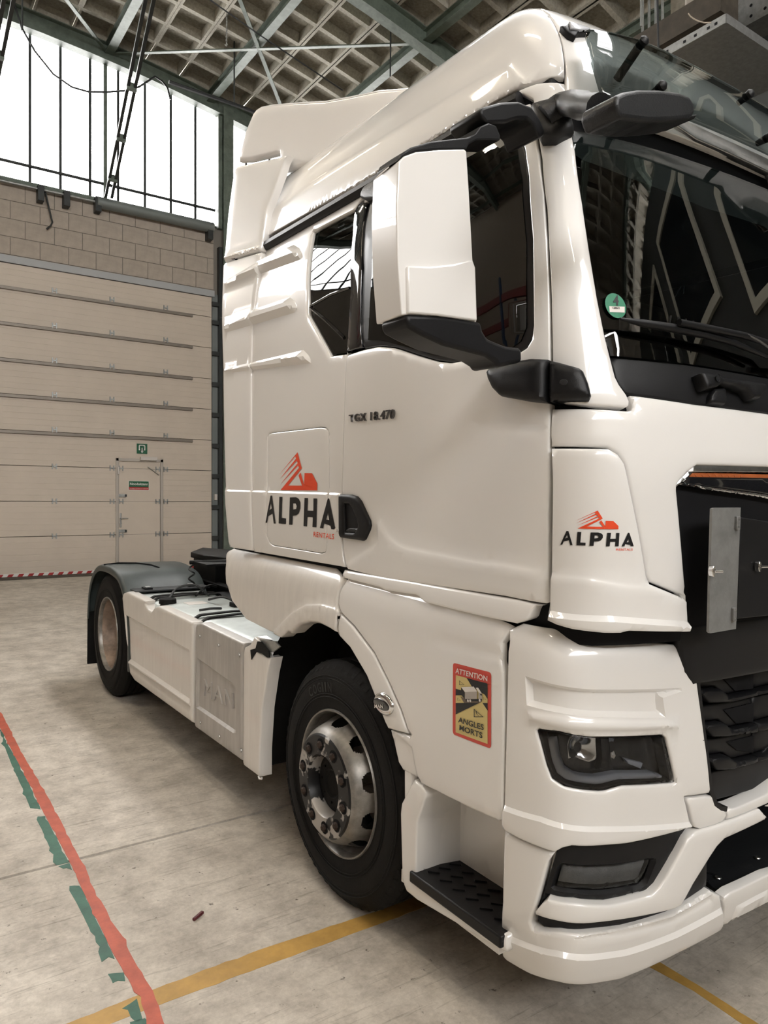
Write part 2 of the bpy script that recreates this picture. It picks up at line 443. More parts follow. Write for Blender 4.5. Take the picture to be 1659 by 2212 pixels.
    if mirror:
        V2 = [(2*XC - v[0], v[1], v[2]) for v in V]
        mesh(name, V2, [f[::-1] for f in F], m, parent, smooth=True, angle=36)
    return o
def strip(name, path, prof, sh, m, parent, mirror=False):
    """A moulding: profile prof = (across, out) swept along path = (s, z) on a body surface."""
    S = SHELLS[sh]; P = np.array(path, float); V = []; F = []; n = len(prof)
    for i, p in enumerate(P):
        t = P[min(i+1, len(P)-1)] - P[max(i-1, 0)]; t /= np.linalg.norm(t); nn = np.array([-t[1], t[0]])
        for a, o in prof:
            q = p + nn*a; pos, nor = S.frame(q[0], q[1]); V.append(pos + nor*o)
    for i in range(len(P)-1):
        for k in range(n): F.append((i*n+k, i*n+(k+1) % n, (i+1)*n+(k+1) % n, (i+1)*n+k))
    F += [tuple(range(n)), tuple(len(P)*n-1-k for k in range(n))]
    def mk(V):
        bm = bmesh.new(); vv = [bm.verts.new(v) for v in V]
        for f in F: bm.faces.new([vv[i] for i in f])
        return from_bm(name, bm, m, parent, smooth=True, angle=40)
    o = mk(V)
    if mirror: mk([(2*XC - v[0], v[1], v[2]) for v in V])
    return o
def decal(name, polys, sh, m, parent, off=.0015, holes=None):
    """Flat print on a body surface: outlines (s, z), with holes by index."""
    S = SHELLS[sh]; V = []; F = []
    for i, poly in enumerate(polys):
        P = resample(np.array(poly, float), .03); H = [resample(np.array(h, float), .03) for h in (holes or {}).get(i, [])]
        allp = np.vstack([P] + H); e = []; k = 0
        for l in [P] + H: e += [(k+j, k+(j+1) % len(l)) for j in range(len(l))]; k += len(l)
        ov, _, of, _, _, _ = delaunay_2d_cdt([Vector(p) for p in allp], e, [], 0, 1e-5)
        v2 = np.array([(v.x, v.y) for v in ov]); tri = np.array(of); c = v2[tri].mean(1); ok = inside(P, c)
        for h in H: ok &= ~inside(h, c)
        pos, nor = S.frame(v2[:, 0], v2[:, 1]); k = len(V); V += list(pos + nor*off); F += [tuple(k + t) for t in tri[ok]]
    return mesh(name, V, F, m, parent)
def text_geo(txt, bold=0., spacing=1.):
    """Outline mesh of a line of text, unit box coordinates (0..1, 0..1)."""
    cu = bpy.data.curves.new('txt', 'FONT'); cu.body = txt; cu.size = 1.; cu.offset = bold; cu.space_character = spacing; cu.resolution_u = 3
    o = bpy.data.objects.new('txt', cu); COL.objects.link(o)
    dg = bpy.context.evaluated_depsgraph_get(); dg.update(); me = o.evaluated_get(dg).to_mesh()
    V = np.array([v.co[:2] for v in me.vertices]); F = [tuple(p.vertices) for p in me.polygons]
    o.evaluated_get(dg).to_mesh_clear(); bpy.data.objects.remove(o); bpy.data.curves.remove(cu)
    lo, hi = V.min(0), V.max(0); return (V - lo)/(hi - lo), F
def shell_text(name, txt, quad, sh, m, parent, off=.002, bold=.02, spacing=1., depth=0., split=False):
    """Lettering set in the quad (bottom left, bottom right, top right, top left) on a body surface."""
    V, F = text_geo(txt, bold, spacing); q = np.array(quad, float); S = SHELLS[sh]
    a = q[0]*(1-V[:, :1])*(1-V[:, 1:]) + q[1]*V[:, :1]*(1-V[:, 1:]) + q[2]*V[:, :1]*V[:, 1:] + q[3]*(1-V[:, :1])*V[:, 1:]
    pos, nor = S.frame(a[:, 0], a[:, 1]); V3 = pos + nor*off
    if depth:
        n = len(V3); ec = {}
        for f in F:
            for i in range(len(f)): ec[(f[i], f[(i+1) % len(f)])] = 1
        F = F + [(e[0], e[1], n+e[1], n+e[0]) for e in ec if (e[1], e[0]) not in ec]; V3 = np.vstack([V3, pos + nor*(off-depth)])
    if split:                                  # every character a part of its own
        lab = list(range(len(V3)))
        def root(i):
            while lab[i] != i: lab[i] = lab[lab[i]]; i = lab[i]
            return i
        for f in F:
            for i in f[1:]: lab[root(i)] = root(f[0])
        groups = {}
        for f in F: groups.setdefault(root(f[0]), []).append(f)
        for fs in groups.values():
            ids = sorted({i for f in fs for i in f}); mp = {i: k for k, i in enumerate(ids)}
            mesh(name, [V3[i] for i in ids], [tuple(mp[i] for i in f) for f in fs], m, parent)
        return None
    return mesh(name, V3, F, m, parent)
def flat_text(name, txt, o3, ux, uz, w, h, m, parent, bold=.02, spacing=1.):
    V, F = text_geo(txt, bold, spacing); o3 = np.array(o3, float); ux = np.array(ux, float); uz = np.array(uz, float)
    return mesh(name, o3 + V[:, :1]*ux*w + V[:, 1:]*uz*h, F, m, parent)

# ================================================================ THE HALL
WY = 14.9                                     # inner face of the rear wall
XL, XR, YF = -9.0, 11.0, -10.0
# ---- floor: slabs with open joints
def sloped(name, x0, x1, y0, y1, t0, t1, m, parent=None):
    V = [(x, y, zfloor(y) + t) for t in (t0, t1) for x, y in ((x0, y0), (x1, y0), (x1, y1), (x0, y1))]
    return mesh(name, V, [(3, 2, 1, 0), (4, 5, 6, 7), (0, 1, 5, 4), (1, 2, 6, 5), (2, 3, 7, 6), (3, 0, 4, 7)], m, parent)
floor = tag(sloped('floor', XL-.3, XR+.3, YF-.3, WY+.3, -.30, -.012, 'joint_dark'), kind='structure')
js = [YF-.3, -2.35, 3.635, 9.60, WY+.3]
for a, b in zip(js[:-1], js[1:]):
    for xa, xb in ((XL-.3, -4.2), (-4.2, 5.6), (5.6, XR+.3)):
        sloped('slab', xa+.003, xb-.003, a+.011, b-.011, -.03, 0, 'concrete_floor', floor)
def tape(name, pts, m, label, cat, group=None, t=.0012, jag=.0, kind=None):
    P = np.array(pts, float)
    if jag:
        P = resample(P, .045); P = P + rng.normal(0, jag, P.shape) * (rng.random((len(P), 1)) < .35)
    bm = bmesh.new(); vs_ = [bm.verts.new((x, y, zfloor(y) + t)) for x, y in P]; f = bm.faces.new(vs_)
    bmesh.ops.triangulate(bm, faces=[f])
    bot = {v: bm.verts.new((v.co.x, v.co.y, v.co.z - t)) for v in vs_}
    for i in range(len(vs_)):
        a, b = vs_[i], vs_[(i+1) % len(vs_)]; bm.faces.new((a, b, bot[b], bot[a]))
    o = from_bm(name, bm, m)
    return tag(o, label, cat, group, kind)
tape('floor_tape', [(-0.8488, 5.8641), (-0.8492, 5.3209), (-0.8509, 4.652), (-0.8534, 4.2764), (-0.852, 3.8748), (-0.8501, 3.6198), (-0.8594, 3.3804), (-0.8613, 3.0963), (-0.8661, 2.8387), (-0.861, 2.6988), (-0.8564, 2.5459), (-0.8665, 2.403), (-0.8677, 2.3375), (-0.8255, 2.3096), (-0.826, 2.3763), (-0.8072, 2.5497), (-0.8133, 2.6675), (-0.8131, 2.8182), (-0.8076, 2.9183), (-0.8181, 3.0516), (-0.8132, 3.1323), (-0.8161, 3.3523), (-0.8057, 3.5059), (-0.8058, 3.7029), (-0.7983, 4.0997), (-0.7969, 4.4219), (-0.8008, 4.7596), (-0.8029, 5.3137), (-0.7948, 5.8828), (-0.7921, 6.3007), (-0.79, 13.5), (-0.89, 13.5)],
     'tape_red', 'long worn red tape line running along the concrete floor', 'floor tape', jag=.004, t=.0018)
green = [[(-0.8549, 5.8167), (-0.873, 5.5837), (-0.8895, 5.039), (-0.8939, 4.6456), (-0.9023, 4.3369), (-0.857, 4.2845), (-0.8534, 4.6367), (-0.8507, 5.0735), (-0.8539, 5.4565), (-0.8519, 5.8403)],
         [(-0.8997, 4.2061), (-0.854, 4.1909), (-0.8556, 3.9518), (-0.8562, 3.6238), (-0.9055, 3.6233), (-0.9007, 3.8577), (-0.8972, 4.0558)],
         [(-0.9036, 3.6114), (-0.8551, 3.6166), (-0.8594, 3.5469), (-0.8763, 3.5768), (-0.8891, 3.5766)],
         [(-0.9077, 3.4117), (-0.8575, 3.3888), (-0.8645, 3.115), (-0.8658, 2.8964), (-0.8694, 2.7987), (-0.8847, 2.8227), (-0.9136, 2.807), (-0.9067, 2.9085), (-0.9011, 3.0573), (-0.902, 3.26)],
         [(-0.9126, 2.7223), (-0.8972, 2.72), (-0.8633, 2.7029), (-0.8719, 2.6544), (-0.893, 2.6708), (-0.911, 2.6675), (-0.91, 2.6922)],
         [(-0.9126, 2.5245), (-0.8876, 2.5311), (-0.8644, 2.5417), (-0.8777, 2.4343), (-0.8889, 2.4362), (-0.9066, 2.4644), (-0.9069, 2.498)],
         [(-0.9159, 2.4432), (-0.8698, 2.4346), (-0.869, 2.3907), (-0.8689, 2.3538), (-0.9219, 2.3888)]]
glab = ['farthest long strip of green tape left of the red floor line', 'green tape strip ending at the floor joint beside red line', 'small torn green tape scrap lying just past the floor joint',
        'long torn green tape strip in the middle of the red line', 'short torn green tape scrap with gap above it beside red line', 'ragged green tape scrap lying across the yellow line', 'nearest green tape scrap beside red line at the bottom edge']
for g, l in zip(green, glab): tape('floor_tape', g, 'tape_green', l, 'floor tape', 'green tape pieces', jag=.005)
tape('floor_line', [(-1.2017, 2.5446), (-0.8842, 2.557), (-0.4041, 2.5581), (0.1124, 2.5268), (0.78, 2.53), (0.78, 2.43), (0.1148, 2.4472), (-0.4492, 2.4624), (-0.8168, 2.4722), (-1.1079, 2.4709)], 'tape_yellow', 'yellow painted line running under the front wheel of the truck', 'floor line', jag=.002, t=.0008)
tape('floor_line', [(0.68, 2.43), (0.78, 2.43), (0.8059, 1.6861), (0.8065, 1.491), (0.8, 1.2765), (0.7527, 1.3078), (0.7666, 1.5173), (0.7467, 1.7056)], 'tape_yellow', 'yellow painted line on the floor ahead of the front bumper', 'floor line', jag=.002, t=.0008)
p0 = [(-0.5441, 2.8696), (-0.4932, 2.9017)]
bit = bar('floor_debris', (p0[0][0], p0[0][1], zfloor(p0[0][1])+.006), (p0[1][0], p0[1][1], zfloor(p0[1][1])+.006), .014, .011, 'maroon')
tag(bit, 'small dark red splinter lying on the concrete by the front wheel', 'debris')
bevel_mod(bit, .003)

# ---- rear wall
wall_rear = tag(box('wall_rear', XL-.3, -4.2, WY, WY+.3, -.6, 7.62, 'wall_beige'), kind='structure')
box('wall_bay', 4.62, XR+.3, WY, WY+.3, -.6, 7.62, 'wall_beige', wall_rear)
box('wall_bay', 4.30, 4.62, WY+.02, WY+.3, -.6, 7.62, 'wall_beige', wall_rear)
box('mortar_bed', -4.2, 4.62, WY+.012, WY+.3, 6.13, 7.62, 'mortar', wall_rear)
proto = None
bw, bh, j = .498, .327, .012
for r in range(5):
    z1 = 7.60 - r*bh; z0 = max(z1 - bh + j, 6.13)
    x = -1.2 + (.25 if r % 2 else 0) - .055
    while x < 4.36:
        xa, xb = x + j/2, min(x + bw - j/2, 4.36)
        if xb - xa > .03:
            full = abs(xb - xa - (bw - j)) < 1e-6 and abs(z1 - z0 - (bh - j)) < 1e-6
            if full and proto:
                o = bpy.data.objects.new('block', proto); COL.objects.link(o); o.parent = wall_rear; o.location = (xa, WY + random.uniform(-.002, .002), z0)
            else:
                o = box('block', 0, xb-xa, 0, .1, 0, z1-z0, 'block_wall', wall_rear); o.location = (xa, WY, z0)
                if full and not proto: proto = o.data
        x += bw
tag(box('trim_1', -4.3, 4.36, WY-.05, WY+.05, 7.58, 7.68, 'steel_green'), kind='structure')     # glazing sill
tag(box('trim_2', -4.2, 4.36, WY-.06, WY+.04, 6.14, 6.27, 'lintel_grey'), kind='structure')       # door lintel
# ---- arched roof line
def zarch(x): return 10.45 - ((x + 1)**2 - 1.74) / 60
# ---- rear glazing
win = tag(box('window_1', XL, 9.0, WY+.10, WY+.16, 7.62, 7.70, 'steel_green'), kind='structure')
mx = [p[0] for p in [(0.8273, 8.4949), (1.3527, 8.6433), (1.8846, 8.7936), (2.4137, 8.9431), (2.938, 9.0912), (3.4652, 9.2401), (3.9842, 9.3868)]]
mull = [mx[0] - .56*k for k in range(16, 0, -1)] + mx + [4.57] + [4.57 + .56*k for k in range(1, 8)]
mull = sorted(mull)
for a in mull: box('mullion', a-.024, a+.024, WY+.05, WY+.11, 7.66, zarch(a)+.02, 'steel_dark', win)
for a, b in zip(mull[:-1], mull[1:]):
    V = [(a+.012, WY+.085, 7.66), (b-.012, WY+.085, 7.66), (b-.012, WY+.085, zarch(b)+.05), (a+.012, WY+.085, zarch(a)+.05)]
    V += [(x, y+.006, z) for x, y, z in V]
    mesh('pane', V, [(0, 1, 2, 3), (7, 6, 5, 4), (0, 4, 5, 1), (1, 5, 6, 2), (2, 6, 7, 3), (3, 7, 4, 0)], 'window_pane', win)
tube('transom_bar', [(XL, WY+.03, 8.0), (4.4, WY+.03, 8.0)], .03, 'steel_dark', win)
box('post', [(2.1247, 8.8615)][0][0], [(2.1942, 8.8811)][0][0], WY, WY+.1, 7.66, 10.35, 'steel_green', win)
# ---- columns, arched rafters, purlins, bracing
tag(box('trim_3', 4.43, 4.52, WY-.10, WY+.12, 7.6, 10.3, 'steel_green'), kind='structure')
col = tag(ibeam('trim_4', (4.62, WY-.06, -.4), (4.62, WY-.06, 10.15), .22, .26, .02, 'steel_green', up=(0, 1, 0)), kind='structure')
def rafter(name, y, label):
    xs = np.linspace(XL, XR, 25); V = []; F = []
    prof = [(-.10, 0), (.10, 0), (.10, .02), (.012, .02), (.012, .33), (.10, .33), (.10, .35), (-.10, .35), (-.10, .33), (-.012, .33), (-.012, .02), (-.10, .02)]; n = len(prof)
    for x in xs:
        for a, b in prof: V.append((x, y + a, zarch(x) + b))
    for i in range(len(xs)-1):
        for k in range(n): F.append((i*n+k, i*n+(k+1) % n, (i+1)*n+(k+1) % n, (i+1)*n+k))
    return tag(mesh(name, V, F, 'steel_green'), label, 'roof beam', 'arched roof beams')
rafter('roof_rafter', WY-.08, 'green arched steel roof beam above the white glazing')
rafter('roof_rafter', 10.1, 'dark arched steel roof beam crossing the ceiling behind the cab roof')
rafter('roof_rafter', 5.3, 'arched steel roof beam in the bay above the truck cab')
rafter('roof_rafter', .5, 'arched steel roof beam directly above the truck nose')
rafter('roof_rafter', -4.3, 'arched steel roof beam of the bay behind the camera')
PX = [-8.05+2.05*k for k in range(10)]
plabs = {3: 'green purlin under the ceiling farthest left of the three', 5: 'green purlin meeting the top left end of the glazing beam', 6: 'wide green purlin over the steel column beside the glazing', 7: 'green purlin crossing the ceiling just above the roof spoiler'}
for k, x in enumerate(PX):
    z = zarch(x) + .26
    o = ibeam('roof_purlin', (x, YF, z), (x, WY-.02, z), .16, .18, .016, 'steel_green')
    if k in plabs: tag(o, plabs[k], 'purlin', 'purlins under the coffered ceiling')
    else: tag(o, 'green steel purlin in the roof beyond the picture frame', 'purlin', 'unseen purlins')
def brace(p, q, label):
    tag(bar('roof_brace', (p[0], p[1], zarch(p[0])+.20), (q[0], q[1], zarch(q[0])+.20), .07, .02, 'steel_green'), label, 'brace', 'diagonal braces of the roof')
brace((2.25, 14.8), (6.3, 10.2), 'thin pale green brace running almost level across the ceiling')
brace((2.25, 10.2), (6.3, 14.8), 'thin pale green brace dropping steeply to the roof spoiler')
brace((-1.9, 10.2), (2.15, 14.8), 'short pale green brace at the top left of the ceiling')
# ---- coffered ceiling
RX0, RX1, RY0, RY1 = 2.2 + 2.05/3, 4.25, -6.0, 9.0          # the rooflight
cx_ = sorted(list(np.linspace(XL-.3, XR+.3, 21)) + [RX0, RX1]); cy_ = [YF-.3, RY0, RY1, WY+.4]; cV_ = []; cF_ = []
for i in range(len(cx_)-1):
    for k in range(3):
        if k == 1 and RX0-.01 < (cx_[i]+cx_[i+1])/2 < RX1+.01: continue
        n = len(cV_); cV_ += [(x, y, zarch(x) + .62 + t) for t in (0, .05) for x, y in ((cx_[i], cy_[k]), (cx_[i+1], cy_[k]), (cx_[i+1], cy_[k+1]), (cx_[i], cy_[k+1]))]
        cF_ += [(n, n+3, n+2, n+1), (n+4, n+5, n+6, n+7)]
ceil = tag(mesh('ceiling', cV_, cF_, 'coffer_board'), kind='structure')
wroof = tag(box('window_9', RX0-.05, RX0, RY0, RY1, zarch(RX0)+.34, zarch(RX0)+.66, 'steel_green'), kind='structure')
box('kerb', RX1, RX1+.05, RY0, RY1, zarch(RX1)+.34, zarch(RX1)+.66, 'steel_green', wroof)
yy_ = np.linspace(RY0, RY1, 16)
for y in yy_: bar('glazing_bar', (RX0, y, zarch(RX0)+.66), (RX1, y, zarch(RX1)+.66), .05, .05, 'steel_dark', wroof)
for ya, yb in zip(yy_[:-1], yy_[1:]):
    V = [(x, y, zarch(x)+.66+t) for t in (0, .006) for x, y in ((RX0, ya+.03), (RX1, ya+.03), (RX1, yb-.03), (RX0, yb-.03))]
    mesh('pane', V, [(3, 2, 1, 0), (4, 5, 6, 7), (0, 1, 5, 4), (1, 2, 6, 5), (2, 3, 7, 6), (3, 0, 4, 7)], 'window_pane', wroof)
cw, cl, cd = 2.05/3, .66, .17
def coffer_geo():
    a, b = cw/2, cl/2; r = .045; V = []; F = []
    rings = [(a, b, 0.), (a-r, b-r, 0.), (a-r-.03, b-r-.03, cd)]
    for x, y, z in rings: V += [(-x, -y, z), (x, -y, z), (x, y, z), (-x, y, z)]
    for i in range(2):
        for k in range(4): F.append((i*4+k, i*4+(k+1) % 4, (i+1)*4+(k+1) % 4, (i+1)*4+k)[::-1])
    F.append((11, 10, 9, 8)); return V, F
cV, cF = coffer_geo()
cme = bpy.data.meshes.new('coffer'); cme.from_pydata(cV, [], cF); cme.update(); cme.materials.append(MATS['coffer_rib']); cme.materials.append(MATS['coffer_board']); cme.polygons[-1].material_index = 1
sV, sF, sM = [], [], []
for k in range(-1, 29):
    x = PX[0] + cw*(k + .5)
    if x > XR: continue
    ang = math.atan(-(x+1)/30)
    for i in range(38):
        y = WY - .12 - cl*(i + .5)
        if y < YF: continue
        if RX0 < x < RX1 and RY0-.2 < y < RY1+.2: continue
        M = Matrix.Translation((x, y, zarch(x) + .36)) @ Matrix.Rotation(-ang, 4, 'Y')
        seen = (x > .2 and y > 7.0) or (x > 4.6 and y > 5.0)
        if seen:
            o = bpy.data.objects.new('coffer', cme); COL.objects.link(o); o.matrix_world = M; o.parent = ceil
        else:
            n = len(sV); sV += [M @ Vector(v) for v in cV]; sF += [tuple(n+q for q in f) for f in cF]
rest = mesh('coffer_field', sV, sF, 'coffer_rib', ceil); rest['kind'] = 'stuff'
# ---- other walls
wl_ = tag(box('wall_left', XL-.3, XL, YF-.3, WY+.3, -.6, 11.2, 'wall_light'), kind='structure')
wf = tag(box('wall_front', XL-.3, XR+.3, YF-.3, YF, -.8, 7.2, 'wall_beige'), kind='structure')
box('wall_bay', 4.0, XR+.3, YF-.3, YF, 7.2, 11.2, 'wall_beige', wf)
w2 = tag(box('window_2', XL, 4.0, YF-.2, YF-.1, 7.16, 7.26, 'steel_green'), kind='structure')
xx = np.arange(XL, 4.01, .8)
for a in xx: box('mullion', a-.02, a+.02, YF-.2, YF-.12, 7.2, zarch(a)+.3, 'steel_dark', w2)
for zt in (8.6,): box('transom', XL, 4.0, YF-.2, YF-.12, zt-.03, zt+.03, 'steel_dark', w2)
for a, b in zip(xx[:-1], xx[1:]):
    V = [(a+.02, YF-.16, 7.2), (b-.02, YF-.16, 7.2), (b-.02, YF-.16, zarch(b)+.6), (a+.02, YF-.16, zarch(a)+.6)]; V += [(x, y+.006, z) for x, y, z in V]
    mesh('pane', V, [(0, 1, 2, 3), (7, 6, 5, 4), (0, 4, 5, 1), (1, 5, 6, 2), (2, 6, 7, 3), (3, 7, 4, 0)], 'window_pane', w2)
# office front along the right hand side, mirrored in the windscreen
wr = tag(box('wall_right', 7.0, 7.3, YF, 5.2, -.6, 9.2, 'wall_dark'), kind='structure')
box('wall_bay', XR, XR+.3, 5.2, WY+.3, -.6, 11, 'wall_light', wr)
box('wall_bay', 7.3, XR, 5.0, 5.2, -.6, 9.2, 'wall_dark', wr)
box('pier', 6.9, 7.3, 5.2, 5.75, -.4, 9.0, 'pier_beige', wr)
for n_, (ya, yb, za, zb) in enumerate([(-4.6, -2.6, 6.3, 8.3), (-8.0, -5.6, 6.3, 8.3), (-1.5, .6, 5.6, 8.2), (-2.0, -.6, 1.0, 2.6), (-5.2, -2.9, .6, 2.9)]):
    w = tag(box(f'window_{n_+3}', 6.96, 7.02, ya, yb, za, zb, 'office_glass'), kind='structure')
    for y0, y1, z0, z1 in ((ya-.14, ya, za-.14, zb+.14), (yb, yb+.14, za-.14, zb+.14), (ya, yb, za-.14, za), (ya, yb, zb, zb+.14)):
        box('window_frame', 6.90, 7.0, y0, y1, z0, z1, 'frame_white', w)

# ---- the sectional door
DZ = [.50, 1.18, 1.83, 2.48, 3.12, 3.77, 4.41, 5.06, 5.71, 6.13]
door = empty('sectional_door', (0, WY, zfloor(WY))); tag(door, 'tall beige sectional overhead door of ribbed panels with a walk-through door', 'overhead door')
DX0, DX1 = -4.2, 4.30
oz = zfloor(WY)
WX0, WX1, WZ1 = 2.40, 3.21, 2.63
def dpanel(name, x0, x1, z0, z1, m, parent, y=0.):
    nrib = max(1, int(round((z1-z0)/.11))); prof = [(0.0, z0+.003)]
    for i in range(nrib):
        a = z0 + (z1-z0)*i/nrib; b = z0 + (z1-z0)*(i+1)/nrib
        prof += [(-.040, a+.006 if i == 0 else a+.004), (-.040, b-.006 if i == nrib-1 else b-.004)]
        if i < nrib-1: prof += [(-.0375, b)]
    prof += [(0.0, z1-.003)]
    V = [(x, y + p[0] - .0, p[1]-oz) for x in (x0, x1) for p in prof]; n = len(prof)
    F = [(i, i+1, n+i+1, n+i) for i in range(n-1)] + [(n-1, 0, n, 2*n-1), tuple(range(n-1, -1, -1)), tuple(range(n, 2*n))]
    return mesh(name, V, F, m, parent)
for i in range(len(DZ)-1):
    z0, z1 = DZ[i], DZ[i+1]
    if z0 < 2.4:
        za = min(z1, WZ1)
        dpanel('panel', DX0, WX0-.05, z0, z1, 'door_panel', door); dpanel('panel', WX1+.05, DX1, z0, z1, 'door_panel', door)
    else:
        dpanel('panel', DX0, DX1, z0, z1, 'door_panel', door)
box('panel', WX0-.06, WX1+.06, -.038, 0, WZ1-oz+.04, 3.12-oz, 'door_panel', door)
box('door_backing', DX0, DX1-.01, .02, .06, -.2, 6.2-oz, 'mortar', door)  # unseen sheet added to stop sky light leaking between the panels
for k in range(4, 9):
    z = DZ[k] - oz - .03
    r = prism('rail', [(-.04, z+.03), (-.09, z+.02), (-.09, z-.03), (-.04, z-.035)], 'x', DX0+.1, 3.88, 'rail_brown', door)
    
hx = [p[0] for p in [(1.2271, 1.7483), (2.269, 1.7483), (3.325, 1.7482)]]
hx = hx + [hx[0]-1.06, hx[0]-2.1]
hinge = None
for k in range(1, 9):
    for x in hx + ([2.44, 3.16] if k < 4 else []):
        z = DZ[k] - oz + (.045 if k > 3 else 0)
        if hinge is None:
            bm = bmesh.new()
            for (a, b, c, d) in ((-.045, -.025, -.05, .05), (.025, .045, -.05, .05), (-.045, .045, -.012, .012)):
                q = bmesh.ops.create_cube(bm, size=1.0)['verts']
                bmesh.ops.scale(bm, verts=q, vec=(b-a, .02, d-c)); bmesh.ops.translate(bm, verts=q, vec=((a+b)/2, -.008, (c+d)/2))
            hinge = bpy.data.meshes.new('hinge'); bm.to_mesh(hinge); bm.free(); hinge.materials.append(MATS['galvanised'])
        o = bpy.data.objects.new('hinge', hinge); COL.objects.link(o); o.parent = door; o.location = (x, -.042, z)
# walk-through door in the sectional door
leaf = box('walk_door', WX0, WX1, -.045, -.01, .55-oz, WZ1-.02-oz, 'door_panel', door)
for z in DZ[1:4]: box('leaf_joint', WX0+.01, WX1-.01, -.0465, -.044, z-oz-.003, z-oz+.003, 'mortar', leaf)
for n_, (a, b, c, d) in {'frame_jamb': (WX0-.06, WX0-.005, .50, WZ1+.05), 'frame_head': (WX0-.06, WX1+.06, WZ1-.01, WZ1+.05)}.items(): box(n_, a, b, -.065, 0, c-oz, d-oz, 'door_frame', door, .006)
box('frame_jamb', WX1+.005, WX1+.06, -.065, 0, .50-oz, WZ1+.05-oz, 'door_frame', door, .006)
cz = [(2.8003, 2.7163), (3.1313, 2.645)]
box('door_closer', cz[0][0], cz[1][0], -.13, -.05, cz[1][1]-oz, cz[0][1]-oz, 'box_white', leaf, .006)
bar('closer_arm', (2.95, -.09, 2.52-oz), (3.18, -.07, 2.36-oz), .02, .012, 'steel_satin', leaf)
for zz in (1.945, 1.25):
    hb = box('bolt', WX0-.01, WX0+.135, -.065, -.04, zz-oz-.03, zz-oz+.03, 'galvanised', leaf, .004); box('bolt_end', WX0+.11, WX0+.145, -.075, -.055, zz-oz-.022, zz-oz+.022, 'steel_dark', leaf)
box('handle_plate', WX0+.015, WX0+.05, -.055, -.042, 1.32-oz, 1.60-oz, 'steel_satin', leaf, .004)
tube('door_handle', [(WX0+.03, -.05, 1.50-oz), (WX0+.03, -.10, 1.50-oz), (WX0+.165, -.10, 1.50-oz)], .011, 'steel_satin', leaf)
lathe('lock', [(0, .0), (0, .022), (-.03, .022), (-.03, 0)], 'steel_satin', leaf, 12, (WX0+.03, -.05, 1.40-oz)).rotation_euler = (0, 0, math.pi/2)
box('sensor', WX0-.04, WX0-.005, -.10, -.06, 2.36-oz, 2.50-oz, 'box_white', door, .004)
# striped bottom edge
box('bottom_rubber', DX0, DX1, -.05, 0, .35-oz, .44-oz, 'steel_dark', door)
st = box('edge_strip', DX0, DX1, -.052, 0, .44-oz, .51-oz, 'sign_white', door)
x = -.6
while x < 4.2:
    prism('stripe', [(x, .445-oz), (x+.085, .445-oz), (x+.125, .505-oz), (x+.04, .505-oz)], 'y', -.0535, -.0515, 'sign_red', door); x += .17
# right hand track with rollers
tr = empty('door_track', (4.42, WY, oz)); tag(tr, 'galvanised vertical door track with roller brackets beside the sectional door', 'door track')
box('track_channel', -.10, .02, -.03, 0, 0, 6.2-oz, 'pipe_grey', tr); box('track_post', .02, .09, -.12, 0, 0, 7.2-oz, 'steel_dark', tr)
for k in range(9):
    z = DZ[k+1] - oz - .10 if k < 8 else 6.0-oz
    b = box('roller_bracket', -.12, .03, -.10, -.03, z-.06, z+.03, 'steel_dark', tr, .004)
    tube('roller', [(-.08, -.075, z-.02), (.05, -.075, z-.02)], .022, 'steel_satin', b)
box('wall_switch', -.06, .0, -.07, -.03, 1.86-oz, 1.99-oz, 'box_white', tr, .004)
# threshold plate
th = tag(sloped('door_threshold', -4.2, 4.3, WY-.45, WY-.06, 0, .012, 'beam_brown'), 'dark brown steel threshold plate along the foot of the sectional door', 'threshold')
# spring shaft above the lintel
sp = empty('spring_shaft', (0, WY, 7.6)); tag(sp, 'dark horizontal roller shaft lying on the sill under the glazing', 'shaft')
a0, a1 = [(1.9625, 7.5575), (4.2892, 7.5454)]
tube('drum', [(a0[0], -.13, a0[1]-7.6), (a1[0], -.13, a0[1]-7.6)], .105, 'pipe_grey', sp, 20)
tube('shaft', [(-4, -.13, a0[1]-7.6), (4.30, -.13, a0[1]-7.6)], .022, 'galvanised', sp, 10)
for px_ in [(0.9777, 7.5329), (1.4233, 7.5361), (1.9881, 7.5634), (4.228, 7.4886)]:
    box('bearing_plate', px_[0]-.06, px_[0]+.05, -.20, -.02, px_[1]-7.6-.20, px_[1]-7.6+.08, 'steel_dark', sp, .004)
lathe('cable_drum', [(-.02, .0), (-.02, .10), (.02, .10), (.02, 0)], 'galvanised', sp, 20, (4.28, -.13, a0[1]-7.6))
q = [(1.0536, 7.6028), (1.1204, 7.2833), (1.1852, 7.0134), (1.1564, 6.9424), (1.0846, 6.8676)]
tag(tube('hanging_hook', [(x, WY-.08, z) for x, z in q], .016, 'steel_dark'), 'thin bent black rod hanging down over the block wall', 'hook')
# paired struts rising from the sill to the roof
def strut(u0, u1, y1, label):
    g = empty('door_strut', (u0[0], WY-.15, u0[1])); tag(g, label, 'strut', 'paired door struts')
    for dx in (-.055, .055):
        bar('strut_bar', (dx, 0, 0), (u1[0]-u0[0]+dx, y1-WY+.15, u1[1]-u0[1]), .05, .05, 'steel_dark', g)
    for t in (.12, .36, .62):
        bar('strut_plate', (-.08 + (u1[0]-u0[0])*t, (y1-WY+.15)*t, (u1[1]-u0[1])*t), (.08 + (u1[0]-u0[0])*t, (y1-WY+.15)*t, (u1[1]-u0[1])*t), .06, .12, 'steel_green', g)
s0 = [(2.1818, 7.7013)][0]; s1 = [(1.6602, 8.9739)][0]
strut(s0, s1, 10.5, 'paired dark steel struts slanting up in front of the glazing')
s0 = [(-0.0231, 7.9496)][0]; s1 = [(-0.0877, 8.5834)][0]
strut(s0, s1, 10.5, 'paired dark strut cut off by the left edge beside the glazing')
